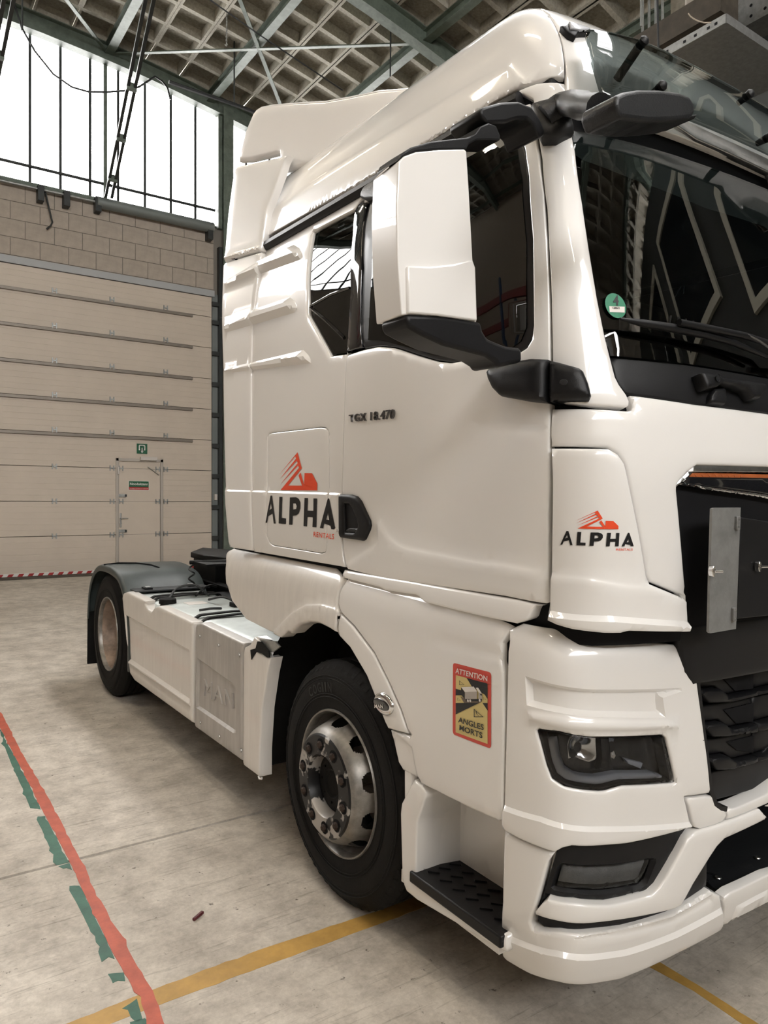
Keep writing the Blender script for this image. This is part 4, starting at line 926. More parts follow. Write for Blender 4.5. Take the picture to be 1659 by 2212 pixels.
FW_ = panel('front_wing', [(0.0348, 1.3864), (0.0529, 1.3683), (0.0325, 1.3181), (0.0341, 1.2657), (0.0606, 1.2332), (0.1648, 1.1955), (0.3097, 1.1168), (0.4121, 1.0246), (0.4873, 0.9441), (0.5367, 0.8638), (0.4111, 0.8482), (0.4524, 0.7375), (0.4832, 0.7164), (0.591, 0.7191), (0.6001, 0.7093), (0.8788, 0.7182), (0.9857, 0.7239), (0.9973, 0.7346), (1.0031, 0.7684), (1.0034, 1.0704), (0.9948, 1.1916), (0.9849, 1.2203), (0.9877, 1.2783), (1.0141, 1.3033), (1.0582, 1.3375), (0.93, 1.365), (0.5, 1.385), (0.05, 1.39)], 'low', 'paint', truck, er=.009, grid=.03, mirror=True, thick=.05,
      feats=[([(0.6057, 1.2125), (0.7235, 1.1949), (0.985, 1.2101), (1.002, 1.1214), (1.0007, 1.2731), (0.6935, 1.2735)], -.006, .03), ([(0.4743, 0.8509), (0.5544, 0.8319), (0.5951, 0.6944), (0.4051, 0.628), (0.4108, 0.8516)], -.008, .02)])
panel('arch_trim', [(0.057, 1.2299), (0.1612, 1.1922), (0.3064, 1.1135), (0.409, 1.0214), (0.4843, 0.9408), (0.5319, 0.8679), (0.4091, 0.8526), (0.39, 0.8701), (0.3355, 0.9387), (0.2652, 1.019), (0.1413, 1.1062), (0.0395, 1.1437)], 'low', 'paint', truck, off=.004, er=.008, grid=.03, mirror=True, thick=.06)
panel('wing_gap_shade', [(.90, .75), (1.10, .75), (1.10, 1.31), (.90, 1.31)], 'low', 'gap_black', truck, off=-.03, er=0, thick=0)  # black strip behind the wing seam, its colour standing in for shade
mk = [(0.3888, 0.9425), (0.4509, 0.9581), (0.3883, 0.9846)]
lu, lv = mk[1][0]-mk[0][0], mk[2][1]-mk[0][1]
ML = panel('marker_lamp', blob(lu, lv, *mk[0]), 'low', 'chrome', truck, off=.016, er=.014, step=.008, grid=.012)
panel('marker_lens', blob(lu*.84, lv*.50, mk[0][0]-.003, mk[0][1]-.001), 'low', 'gloss_black', ML, off=.0185, er=.004, step=.008, grid=.02)
shell_text('marker_lettering', 'MAN', [(0.3466, 0.9191), (0.404, 0.9325), (0.404, 0.9469), (0.3467, 0.9325)], 'low', 'decal_white', ML, off=.0205, bold=.02)
# wheel housing liners
al = catmull([(.74, .33), (.68, .80), (.50, 1.07), (.20, 1.19), (-.10, 1.16), (-.33, 1.0), (-.43, .78), (-.45, .30)], 6); V = [(x, p[0], p[1]) for p in al for x in (.01, .75)]
mesh('wheel_liner', V, [(2*k, 2*k+1, 2*k+3, 2*k+2) for k in range(len(al)-1)], 'rubber', truck, smooth=True)
box('wheel_liner', .75, .80, -.75, .85, .35, 1.25, 'gap_black', truck)
# ---- entry step below the wing
st_poly = px([(-0.5511, 0.7093), (-0.5225, 0.6601), (-0.4854, 0.601), (-0.4793, 0.5617), (-0.4881, 0.4417), (-0.4965, 0.3342), (-0.5076, 0.3084), (-0.5234, 0.2911), (-0.5834, 0.2889), (-0.8017, 0.3138), (-0.962, 0.3304), (-0.9995, 0.3328), (-0.9993, 0.3876), (-0.7999, 0.3718), (-0.5911, 0.3573), (-0.5762, 0.3638), (-0.5758, 0.4778), (-0.5799, 0.5694), (-0.6024, 0.6257), (-0.6246, 0.681), (-0.6, 0.705)])
ST = panel('step_housing', st_poly, plane_shell(-.02), 'paint', truck, er=.009, thick=.19, step=.02)
box('step_back', .17, .20, -1.14, -.42, .30, .90, 'paint', ST)
mesh('step_cheek', [(-.01, -.555, .385), (.18, -.60, .385), (.18, -.60, .80), (-.01, -.52, .80), (-.01, -.505, .385), (.18, -.505, .385), (.18, -.49, .80), (-.01, -.49, .80)], [(0, 1, 2, 3), (7, 6, 5, 4), (0, 3, 7, 4), (1, 5, 6, 2), (3, 2, 6, 7)], 'paint', ST)
box('step_bottom', .0, .19, -.985, -.47, .30, .345, 'paint', ST)
cv = rounded([(-1.02, .47), (-.965, .47), (-.965, .60), (-1.02, .60)], .015)
prism('step_cover', [tuple(p) for p in cv], 'x', .164, .171, 'paint', ST, bev=.002)
tread = prism('step_tread', [(-.03, -.555), (.19, -.555), (.19, -1.02), (-.03, -1.02)], 'z', .345, .385, 'plastic_black', truck, bev=.006)
for i in range(6):
    for k_ in range(3):
        y = -.60 - .068*i; bar('tread_rib', (.02+.05*k_, y, .388), (.05+.05*k_, y-.03, .388), .008, .006, 'plastic_black', tread)
lathe('tread_screw', [(0, 0), (0, .006), (.003, .006)], 'steel_satin', tread, 10, (.02, -.575, .386)).rotation_euler = (0, -math.pi/2, 0)
# ---- headlamp corner
hl_hole = [(1.1164, 1.0438), (1.1242, 1.0494), (1.1808, 1.052), (1.2765, 1.0383), (1.3871, 1.0294), (1.5283, 1.0191), (1.5418, 1.0093), (1.5901, 0.8623), (1.5729, 0.8621), (1.3866, 0.8821), (1.3303, 0.8738), (1.3082, 0.8748), (1.203, 0.8919), (1.166, 0.9101), (1.1496, 0.9464), (1.1287, 1.0109)]
HP = panel('headlamp_panel', [(1.0102, 1.2592), (1.0081, 1.1946), (1.007, 0.9378), (1.003, 0.7089), (1.1825, 0.6977), (1.2021, 0.7138), (1.2255, 0.7221), (1.3994, 0.7094), (1.5924, 0.7107), (1.6671, 0.7113), (1.6313, 0.8094), (1.7554, 0.7971), (1.6643, 1.1958), (1.6509, 1.2329), (1.58, 1.291), (1.4958, 1.3025)] + [(1.45, 1.335), (1.1, 1.35), (1.03, 1.325)], 'low', 'paint', truck, er=.009, grid=.025, step=.02, mirror=True, thick=.05, holes=[hl_hole],
      feats=[([(1.0767, 1.1974), (1.2728, 1.1783), (1.504, 1.1618), (1.6514, 1.1516), (1.5231, 1.1331), (1.5363, 1.0719), (1.2854, 1.0975), (1.1796, 1.1083), (1.0846, 1.1122)], -.020, .013, 1), ([(1.0849, 1.1003), (1.1796, 1.1064), (1.2855, 1.0961), (1.5364, 1.0698), (1.5911, 1.0513), (1.5935, 1.0263), (1.3867, 1.0423), (1.2761, 1.0519), (1.1317, 1.0609), (1.0874, 1.065)], .012, .018),
             ([(0.9738, 0.7821), (1.1375, 0.7924), (1.3399, 0.7679), (1.71, 0.72), (1.7124, 0.679), (1.4001, 0.6878), (1.2024, 0.6903), (0.9743, 0.6836)], .012, .011, 1)])
HL = panel('headlamp_housing', hl_hole, 'low', 'lamp_dark', truck, off=-.055, er=.004, thick=.01, grid=.04)
panel('headlamp_rim', hl_hole, 'low', 'seal', HL, off=-.012, er=.003, thick=.05, holes=[[(1.1244, 1.0396), (1.181, 1.0452), (1.2766, 1.0324), (1.3873, 1.0235), (1.5252, 1.0124), (1.534, 1.0062), (1.5779, 0.8696), (1.3863, 0.8898), (1.33, 0.8824), (1.308, 0.8828), (1.2051, 0.9), (1.1721, 0.9172), (1.1554, 0.9526), (1.1354, 1.0124)]], step=.02)
panel('light_guide', [(1.1429, 1.0189), (1.1697, 1.024), (1.1826, 0.9723), (1.2018, 0.9403), (1.2397, 0.9223), (1.3125, 0.9098), (1.3795, 0.9138), (1.5141, 0.8975), (1.5546, 0.8823), (1.5565, 0.8732), (1.3862, 0.8928), (1.3299, 0.8864), (1.3078, 0.8869), (1.2073, 0.9052), (1.1767, 0.922), (1.1592, 0.9558)], 'low', 'lamp_guide', HL, off=-.020, er=.008, thick=.02, step=.015)
def bowl(poly): 
    c = np.mean(np.array(poly), 0); return lambda s, z: -.03*np.exp(-((s-c[0])**2 + (z-c[1])**2)/.0018)
r1 = [(1.2222, 1.0311), (1.2579, 1.0349), (1.3138, 1.031), (1.3202, 0.9576), (1.2938, 0.95), (1.2508, 0.9629), (1.2178, 0.9625), (1.212, 1.005)]; r2 = [(1.3575, 1.0257), (1.3894, 1.0215), (1.3975, 0.957), (1.3889, 0.9464), (1.3649, 0.9581)]; r3 = [(1.4206, 0.9465), (1.4912, 0.9241), (1.4838, 0.9079), (1.4351, 0.9291)]
for r in (r1, r2): panel('reflector', r, 'low', 'lamp_reflector', HL, off=-.030, er=.004, thick=.03, grid=.008, step=.01, disp=bowl(r))
panel('reflector_fin', r3, 'low', 'lamp_guide', HL, off=-.038, er=.003, step=.01)
panel('lamp_divider', [(1.3224, 1.0284), (1.3541, 1.0255), (1.367, 0.9398), (1.375, 0.9234), (1.3227, 0.9253), (1.3332, 0.9537)], 'low', 'lamp_dark', HL, off=-.026, er=.006, thick=.03, step=.01)
panel('headlamp_lens', [(1.1175, 1.043), (1.1808, 1.0511), (1.2765, 1.0378), (1.3871, 1.0289), (1.5283, 1.0181), (1.5405, 1.0089), (1.5886, 0.8636), (1.3866, 0.8832), (1.3303, 0.8748), (1.3082, 0.8758), (1.203, 0.8929), (1.167, 0.9113), (1.1505, 0.9476), (1.1298, 1.0112)], 'low', 'lamp_lens', HL, off=-.006, er=.003, thick=.004, grid=.03)
# ---- bumper
BC = panel('bumper_corner', [(1.0044, 0.7004), (1.1835, 0.6924), (1.1643, 0.6612), (1.1215, 0.5003), (1.1074, 0.4539), (1.1125, 0.4386), (1.1397, 0.4415), (1.1992, 0.4539), (1.2896, 0.4499), (1.405, 0.4415), (1.5925, 0.4443), (1.77, 0.4767), (1.83, 0.4396), (1.8273, 0.4225), (1.8383, 0.3946), (1.8438, 0.3175), (1.6201, 0.2951), (1.4786, 0.2756), (1.3881, 0.2632), (1.2888, 0.2694), (1.1816, 0.2765), (1.097, 0.2644), (0.9811, 0.2594), (0.9774, 0.3035), (0.9977, 0.4741)], 'low', 'paint', truck, er=.010, grid=.025, step=.02, mirror=True, thick=.05,
      feats=[([(0.9855, 0.366), (1.0801, 0.3809), (1.1884, 0.3933), (1.2896, 0.3804), (1.4072, 0.371), (1.6079, 0.3797), (1.8306, 0.4032), (1.8656, 0.2771), (1.6283, 0.2636), (1.3938, 0.2247), (1.1819, 0.2435), (0.9572, 0.2064)], .012, .011, 1), ([(1.1074, 0.4539), (1.1395, 0.4343), (1.2897, 0.4445), (1.593, 0.4374), (1.7773, 0.4658), (1.7799, 0.4365), (1.5956, 0.4075), (1.4059, 0.413), (1.2897, 0.428), (1.1895, 0.4348), (1.1177, 0.428)], -.006, .01)])
panel('bumper_centre', sym([(SH, .295)] + [(2.117, 0.329), (1.8519, 0.3174), (1.8464, 0.3933), (1.8354, 0.4201), (1.8396, 0.4321), (1.8731, 0.4419), (2.0805, 0.4445)] + [(SH, .405)]), 'low', 'paint', truck, er=.006, grid=.04, thick=.03, gap=0., feats=[([(2.015, 0.3863), (2.095, 0.3867), (2.115, 0.3331), (1.8971, 0.3327), (1.9115, 0.381)], .008, .01)])
panel('fog_lamp_bezel', [(1.1859, 0.6943), (1.2021, 0.7108), (1.2255, 0.7186), (1.3995, 0.7063), (1.5926, 0.7075), (1.6689, 0.7061), (1.6769, 0.6963), (1.6515, 0.6814), (1.61, 0.632), (1.5332, 0.549), (1.5038, 0.5319), (1.3455, 0.5314), (1.2375, 0.5511), (1.1607, 0.551), (1.1201, 0.4961), (1.1403, 0.5548)], 'low', 'plastic_black', truck, off=-.020, er=.006, thick=.03, mirror=True, grid=.03,
      feats=[([(1.1862, 0.6444), (1.2025, 0.657), (1.3313, 0.6443), (1.4006, 0.637), (1.516, 0.6326), (1.5382, 0.6255), (1.5399, 0.6147), (1.5054, 0.5518), (1.4798, 0.5416), (1.3445, 0.5498), (1.2369, 0.5655), (1.175, 0.5683), (1.1652, 0.5759)], -.03, .02)])
FG = panel('fog_lamp', [(1.2074, 0.6441), (1.3316, 0.6317), (1.4009, 0.6247), (1.5064, 0.6257), (1.5249, 0.6241), (1.5318, 0.6164), (1.5005, 0.5606), (1.4763, 0.5511), (1.3443, 0.5579), (1.2369, 0.5726), (1.1821, 0.576), (1.1759, 0.5806)], 'low', 'lamp_lens', truck, off=-.030, er=.004, thick=.01, mirror=True, grid=.03)
panel('fog_lamp_back', [(1.2074, 0.6441), (1.3316, 0.6317), (1.4009, 0.6247), (1.5064, 0.6257), (1.5249, 0.6241), (1.5318, 0.6164), (1.5005, 0.5606), (1.4763, 0.5511), (1.3443, 0.5579), (1.2369, 0.5726), (1.1821, 0.576), (1.1759, 0.5806)], 'low', 'plate_grey', FG, off=-.046, er=.002, thick=.01)
panel('fog_reflector', [(1.224, 0.6403), (1.3373, 0.6268), (1.3347, 0.6161), (1.3096, 0.6088), (1.2364, 0.6066), (1.2244, 0.6088)], 'low', 'lamp_reflector', FG, off=-.040, er=.004, step=.01, grid=.008, disp=bowl([(1.224, 0.6403), (1.3373, 0.6268), (1.3347, 0.6161), (1.3096, 0.6088), (1.2364, 0.6066), (1.2244, 0.6088)]))
blade_ = [(1.6794, 0.6937), (1.8251, 0.6911), (2.0046, 0.6959), (2.0571, 0.6515), (1.8156, 0.6376), (1.7792, 0.6203), (1.7481, 0.595), (1.6732, 0.5266), (1.6237, 0.4687), (1.5914, 0.465), (1.4051, 0.4766), (1.29, 0.484), (1.1901, 0.4909), (1.1255, 0.4904), (1.1212, 0.4976), (1.1404, 0.5267), (1.1617, 0.5523), (1.2375, 0.5521), (1.3455, 0.5329), (1.494, 0.534), (1.5297, 0.5524), (1.6028, 0.6336), (1.6405, 0.6811)]
panel('bumper_blade', blade_, 'low', 'paint', truck, off=.010, er=.010, thick=.04, mirror=True, grid=.03)
panel('bumper_slot', [(1.1199, 0.5033), (1.2375, 0.5009), (1.404, 0.4841), (1.5898, 0.4713), (1.6215, 0.4849), (1.6713, 0.5317), (1.7688, 0.6272), (1.7764, 0.48), (1.5928, 0.4403), (1.4051, 0.4387), (1.2897, 0.4488), (1.1992, 0.4529), (1.1397, 0.441), (1.1195, 0.4535)], 'low', 'plastic_black', truck, off=-.022, er=.004, thick=.06, mirror=True)
panel('grille_corner', [(1.6396, 0.8041), (1.7583, 0.7916), (1.7745, 0.7609), (1.8048, 0.7408), (1.836, 0.7292), (1.8336, 0.6914), (1.7674, 0.6885), (1.704, 0.691), (1.6819, 0.7017), (1.6696, 0.7204)], 'low', 'paint', truck, er=.007, mirror=True, thick=.05)
panel('grille_sill', sym([(SH, .735)] + [(2.0535, 0.6963), (1.837, 0.6912), (1.8403, 0.7277), (1.8917, 0.7249), (2.0499, 0.7342)] + [(SH, .80)]), 'low', 'paint', truck, er=.007, thick=.05)
stp = [(0.9263, -1.132), (0.7335, -1.2454), (0.727, -1.2674), (0.7467, -1.3048), (0.967, -1.3124)]
FS = prism('front_step', [stp[1], stp[2], stp[3], stp[4], (XC, stp[4][1]-.02), (2*XC-stp[4][0], stp[4][1]), (2*XC-stp[3][0], stp[3][1]), (2*XC-stp[2][0], stp[2][1]), (2*XC-stp[1][0], stp[1][1]), (2*XC-stp[0][0], -.95), (stp[0][0], -.95)], 'z', .385, .415, 'plastic_dark', truck, bev=.006)
for q in [(0.8036, -1.2244), (1.0583, -1.2248)]: lathe('tread_screw', [(-.0, 0), (-.003, .010), (0, .012)], 'steel_satin', FS, 12, (q[0], q[1], .418)).rotation_euler = (0, math.pi/2, 0)
for i in range(5):
    a = .56 + .06*i
    tube('tread_rib', [(a, -1.0, .415), (a+.03, -1.06, .415), (a-.02, -1.13, .415), (a+.02, -1.22, .415)], .005, 'plastic_black', FS, 5)
box('step_back', .45, 2*XC-.45, -.98, -.93, .40, .80, 'gap_black', FS)
# ---- radiator grille
GB = panel('grille_back', sym([(SH, 1.30)] + [(1.50, 1.30), (1.47, 1.60), (1.44, 1.85)] + [(SH, 1.85)]), 'cab', 'plastic_black', truck, off=-.045, er=0, thick=.05, grid=.06)
panel('badge_bar', sym([(SH, 1.69)] + [(1.8824, 1.7488), (1.6352, 1.7661), (1.5036, 1.7761), (1.5547, 1.8089), (1.8842, 1.8124)] + [(SH, 1.825)]), 'cab', 'gloss_black', GB, off=-.018, er=.004, thick=.02)
panel('orange_strip', sym([(SH, 1.805)] + [(1.8831, 1.7999), (1.5423, 1.7965), (1.5555, 1.8095), (1.8842, 1.8127)] + [(SH, 1.822)]), 'cab', 'orange_strip', GB, off=-.015, er=.002, thick=.004)
panel('chrome_bar', sym([(SH, 1.672)] + [(1.8831, 1.7363), (1.6353, 1.7561), (1.5006, 1.7709), (1.5006, 1.7755), (1.5092, 1.7774), (1.6352, 1.7655), (1.8825, 1.7475)] + [(SH, 1.69)]), 'cab', 'chrome', GB, off=-.008, er=.005, thick=.02)
panel('grille_bevel', sym([(SH, 1.823)] + [(1.8848, 1.8183), (1.5528, 1.8106), (1.5017, 1.7761), (1.4832, 1.7629), (1.4806, 1.7671), (1.4869, 1.7758), (1.5563, 1.8307), (1.8877, 1.8411)] + [(SH, 1.838)]), 'cab', 'steel_satin', GB, off=-.010, er=.003, thick=.03)
pl_ = [(0.3639, 1.7039), (0.3762, 1.7067), (0.5116, 1.7071), (0.5089, 1.575), (0.505, 1.3465), (0.3716, 1.3464), (0.364, 1.3514), (0.3629, 1.5239)]
PT = prism('bracket_plate', pl_, 'y', -1.433, -1.425, 'plate_grey', truck, bev=.002)
for q in [(0.4875, 1.6618), (0.4827, 1.3919)]:
    h = box('hinge', q[0]-.007, q[0]+.010, -1.442, -1.432, q[1]-.02, q[1]+.02, 'plate_grey', PT, .002)
    for dz in (-.011, .011): lathe('hinge_screw', [(-.0, 0), (0, .003)], 'steel_satin', h, 8, (q[0], -1.4425, q[1]+dz)).rotation_euler = (0, 0, math.pi/2)
for q in [(0.3592, 1.5265), (0.6054, 1.5281)]:
    kb = prism('lock_knob', blob(.008, .016, q[0], q[1], 14), 'y', -1.447, -1.432, 'chrome', PT, bev=.002); tube('lock_wing', [(q[0]-.004, -1.45, q[1]), (q[0]+.022, -1.458, q[1])], .004, 'chrome', kb, 8)
prism('centre_plate', [(0.5219, 1.6784), (0.683, 1.6632), (0.8506, 1.6468), (0.8668, 1.3819), (0.6998, 1.3688), (0.5176, 1.374)] , 'y', -1.428, -1.40, 'plastic_black', truck, bev=.003)
panel('lower_apron', sym([(SH, 1.16)] + [(1.62, 1.16), (1.58, 1.20), (1.545, 1.30), (1.55, 1.345)] + [(SH, 1.345)]), 'cab', 'plastic_black', truck, off=-.03, er=.01, thick=.05)
panel('grille_back', sym([(SH, .74)] + [(1.72, .74), (1.66, 1.2), (1.6, 1.30), (SH, 1.30)]), 'low', 'gap_black', truck, off=-.10, er=0, thick=0, grid=.08)
GS = strip('grille_edge', [(1.6638, 1.2114), (1.6773, 1.1424), (1.7103, 0.9807), (1.7539, 0.8117), (1.7781, 0.763), (1.8087, 0.7401), (1.8343, 0.7346)], [(-.012, -.06), (-.012, .0), (.004, .0), (.004, -.06)], 'low', 'plastic_black', truck, mirror=True)
for up, lo in ([[(1.6948, 1.1743), (2.0199, 1.1738), (2.0244, 1.0867), (1.8724, 1.0855), (1.8202, 1.1179), (1.7062, 1.1271)], [(1.7082, 1.1243), (1.8203, 1.1157), (1.8704, 1.0831), (2.0245, 1.0833), (2.0253, 1.0683), (1.869, 1.0664), (1.7608, 1.08)]],
               [[(1.7144, 1.067), (2.0259, 1.057), (2.0306, 0.9716), (1.8908, 0.9736), (1.8441, 1.0055), (1.7281, 1.015)], [(1.7322, 1.0112), (1.8421, 1.0031), (1.8901, 0.9709), (2.0309, 0.9673), (2.033, 0.9413), (1.8705, 0.9536), (1.784, 0.9664)]],
               [[(1.743, 0.9516), (2.0333, 0.9384), (2.0421, 0.855), (1.9181, 0.8603), (1.8736, 0.889), (1.7626, 0.8985)], [(1.7649, 0.8954), (1.8717, 0.8865), (1.9162, 0.8573), (2.0426, 0.8506), (2.0443, 0.8358), (1.9027, 0.8366), (1.8156, 0.8505)]]):
    def ext(P):
        m = max(p[0] for p in P); r = [p for p in P if p[0] > m - .03]; zz = sorted([p[1] for p in r])
        base = [p for p in P if p[0] <= m - .03]; i = [k for k, p in enumerate(P) if p[0] > m-.03][0]
        return P, m, zz
    P, m_, zz = ext(up); PL_ = panel('louvre', up, 'low', 'plastic_black', truck, off=-.055, er=.008, thick=.02)
    panel('louvre', [(m_, zz[0]), (2*SH-m_, zz[0]), (2*SH-m_, zz[-1]), (m_, zz[-1])], 'low', 'plastic_black', truck, off=-.055, er=.008, thick=.02)
    P, m_, zz = ext(lo); panel('louvre_lip', lo, 'low', 'plastic_black', PL_, off=-.025, er=.010, thick=.03)
    panel('louvre_lip', [(m_, zz[0]), (2*SH-m_, zz[0]), (2*SH-m_, zz[-1]), (m_, zz[-1])], 'low', 'plastic_black', PL_, off=-.025, er=.010, thick=.03)
for w in ([(1.8504, 1.1467), (2.0213, 1.1462), (2.0244, 1.0867), (1.9203, 1.0927)], [(1.8639, 1.0378), (2.0269, 1.0385), (2.0306, 0.9716), (1.9302, 0.9824)], [(1.8856, 0.9262), (2.0348, 0.9225), (2.0416, 0.8595), (1.9425, 0.8867)]): panel('louvre_window', w, 'low', 'gap_black', truck, off=-.050, er=.002, thick=.005)
panel('lower_grille_shelf', sym([(SH, .80)] + [(2.0565, 0.7288), (1.8341, 0.7374), (1.8085, 0.7423), (1.7864, 0.7613), (1.7743, 0.8077), (1.8168, 0.8379), (2.0454, 0.8269)] + [(SH, .98)]), 'low', 'plastic_black', truck, off=-.05, er=.006, thick=.02)

# ---- sun visor over the windscreen
VZ = sym([(SH, 2.775)] + [(2.0993, 2.9074), (1.6391, 2.91), (1.3001, 2.8969), (1.2903, 2.8977), (1.2744, 2.9475), (1.2575, 3.01), (1.2464, 3.0702), (1.2451, 3.0878), (1.252, 3.1024), (1.2665, 3.1071), (1.326, 3.1107), (1.4367, 3.1146), (1.5716, 3.108), (1.8225, 3.0923), (2.1365, 3.081)] + [(SH, 3.02)])
VS = panel('sun_visor', VZ, 'cab', 'visor_glass', truck, off=.10, er=.006, thick=.006, grid=.05, step=.025)
panel('visor_header', sym([(SH, 2.80)] + [(2.274, 2.9284), (1.7983, 2.9337), (1.6626, 2.9611), (1.7096, 2.988), (1.9764, 2.9802), (2.2862, 2.9827)] + [(SH, 2.84)]), 'cab', 'steel_satin', truck, off=.012, er=.004, thick=.02)
for q in [(1.4486, 3.1035), (1.511, 2.9852), (1.9951, 3.0827), (2.0895, 2.9669)]:
    p = on(q, .11); b = tube('visor_bolt', [on(q, .06), p, on(q, .118)], .014, 'plastic_black', VS, 14, radii=[.010, .016, .008])
p = [(1.4472, 3.1035), (1.4039, 3.0376)]; tube('visor_stay', [on(p[0], .09), on(p[1], .02)], .014, 'plastic_black', VS, 10)
MKL = panel('roof_marker', [(1.2146, 3.2059), (1.2332, 3.2091), (1.2513, 3.2229), (1.3348, 3.2136), (1.3332, 3.206), (1.2749, 3.1868), (1.2585, 3.1645), (1.2354, 3.1738), (1.2233, 3.1876)], 'cab', 'plastic_black', truck, off=.02, er=.004, thick=.02, step=.01, mirror=True)
panel('marker_lens', [(1.2471, 3.2187), (1.2542, 3.2218), (1.2872, 3.2187), (1.3334, 3.2144), (1.3236, 3.2044), (1.2791, 3.1891), (1.2428, 3.189)], 'cab', 'lamp_guide', MKL, off=.026, er=.004, thick=.006, step=.01)
# ---- door mirror: housing, arms, mounts
def mir(name, pts, y0, y1, m, parent, bev, pts1=None, seg=3): return prism(name, pts, 'y', y0, y1, m, parent, bev, seg, pts1)
mc = [(-0.54, 2.5516), (-0.5227, 2.5695), (-0.4867, 2.5895), (-0.412, 2.6152), (-0.3284, 2.6395), (-0.3202, 2.6368), (-0.3082, 2.5307), (-0.2909, 2.3578), (-0.2832, 2.3386), (-0.2727, 2.1951), (-0.412, 2.1907), (-0.4922, 2.1838), (-0.5227, 2.1785), (-0.5374, 2.3039), (-0.5436, 2.4364)]
MH = mir('mirror_housing', mc, -1.13, -1.00, 'paint', truck, .042, [(x + (.012 if i in (0, 1, 11, 12, 13, 14, 15) else -.004), z) for i, (x, z) in enumerate(mc)], 6)
mir('mirror_lower_shell', [(-0.5134, 2.2997), (-0.4385, 2.3118), (-0.3666, 2.3306), (-0.2994, 2.3553), (-0.2884, 2.3359), (-0.2786, 2.1969), (-0.4153, 2.1915), (-0.4953, 2.1845), (-0.5089, 2.1826)], -1.139, -1.10, 'paint', MH, .005, None, 2)
mir('mirror_cap', [(-0.5402, 2.5525), (-0.5301, 2.5731), (-0.4979, 2.5999), (-0.439, 2.6301), (-0.3673, 2.6568), (-0.3141, 2.6757), (-0.2872, 2.6936), (-0.2711, 2.7167), (-0.2407, 2.735), (-0.212, 2.7358), (-0.1957, 2.7132), (-0.1965, 2.7003), (-0.2366, 2.6912), (-0.2812, 2.678), (-0.3072, 2.6601), (-0.316, 2.6438), (-0.408, 2.6181), (-0.483, 2.5923), (-0.5191, 2.5719)], -1.125, -1.03, 'plastic_black', MH, .014)
mir('mirror_bracket', [(-0.2686, 2.7641), (-0.2548, 2.7754), (-0.1922, 2.8074), (-0.127, 2.8301), (-0.0715, 2.8315), (-0.0391, 2.8077), (-0.0157, 2.7785), (-0.0216, 2.7624), (-0.045, 2.7524), (-0.0637, 2.7828), (-0.0921, 2.7914), (-0.1256, 2.7817), (-0.1495, 2.7704), (-0.1672, 2.7597), (-0.2423, 2.7351), (-0.2643, 2.7486)], -1.12, -.99, 'plastic_black', truck, .012)
MA = mir('mirror_arm', [(-0.5114, 2.1817), (-0.4, 2.1939), (-0.2593, 2.197), (-0.253, 2.1751), (-0.2354, 2.1563), (-0.171, 2.145), (-0.1169, 2.1464), (-0.1045, 2.1413), (-0.1035, 2.1071), (-0.1929, 2.0835), (-0.2049, 2.096), (-0.2398, 2.1083), (-0.3878, 2.1198), (-0.46, 2.1368), (-0.4999, 2.1493), (-0.5099, 2.1597)], -1.135, -1.02, 'plastic_black', truck, .016)
panel('mirror_mount', [(0.9046, 2.1132), (0.9182, 2.1247), (1.0211, 2.1329), (1.0698, 2.1333), (1.1212, 2.1248), (1.1069, 1.9997), (1.047, 2.0089), (0.9548, 2.0313), (0.9263, 2.0582), (0.9095, 2.0892)], 'cab', 'plastic_black', truck, off=.055, er=.030, thick=.07, grid=.02, step=.015)
MM = panel('mirror_mount', [(1.1253, 2.1221), (1.1522, 2.1128), (1.1973, 2.0934), (1.2058, 2.0835), (1.2142, 2.0477), (1.2167, 2.0122), (1.212, 2.0026), (1.2013, 2.001), (1.1123, 2.0025)], 'cab', 'plastic_black', truck, off=.045, er=.026, thick=.06, grid=.02, step=.015)
cb = [(1.1606, 2.0494), (1.17, 2.0489)]
panel('mount_cap', blob(cb[1][0]-cb[0][0], cb[1][0]-cb[0][0], *cb[0]), 'cab', 'plastic_dark', MM, off=.0465, er=.002, thick=.004, step=.008)
panel('mirror_mount', [(1.1004, 2.9314), (1.1482, 2.9338), (1.2225, 2.9359), (1.232, 2.9229), (1.2396, 2.8679), (1.2503, 2.8217), (1.1978, 2.7921), (1.1526, 2.7953), (1.1345, 2.8308), (1.1188, 2.8822)], 'cab', 'plastic_dark', truck, off=.045, er=.028, thick=.06, grid=.02, step=.015)
am = [on([(1.1647, 2.8637)][0], .03), on([(1.216, 2.8827)][0], .06)] + [Vector((p[0], -1.49, p[1])) for p in [(-0.2328, 2.6311)]]
tube('mirror_arm', catmull([am[0], am[1], am[1]*.45 + am[2]*.55, am[2]], 4), .03, 'plastic_dark', truck, 12, radii=[.042]*4 + [.036]*5 + [.030]*4)
fm = [(-0.2826, 2.5874), (-0.2795, 2.6081), (-0.2525, 2.6245), (-0.2047, 2.6447), (-0.1211, 2.6706), (-0.0505, 2.6871), (-0.0089, 2.6899), (0.0106, 2.6769), (0.0135, 2.6559), (-0.0064, 2.6369), (-0.0743, 2.6127), (-0.1605, 2.5854), (-0.2659, 2.5626)]
FM = mir('front_mirror', fm, -1.575, -1.475, 'plastic_dark', truck, .035, None, 4)
mir('front_mirror_rim', [(-0.2422, 2.582), (-0.1263, 2.6083), (0.0407, 2.6673), (0.027, 2.6522), (-0.1258, 2.5953), (-0.2094, 2.5737)], -1.565, -1.48, 'plastic_black', FM, .006)
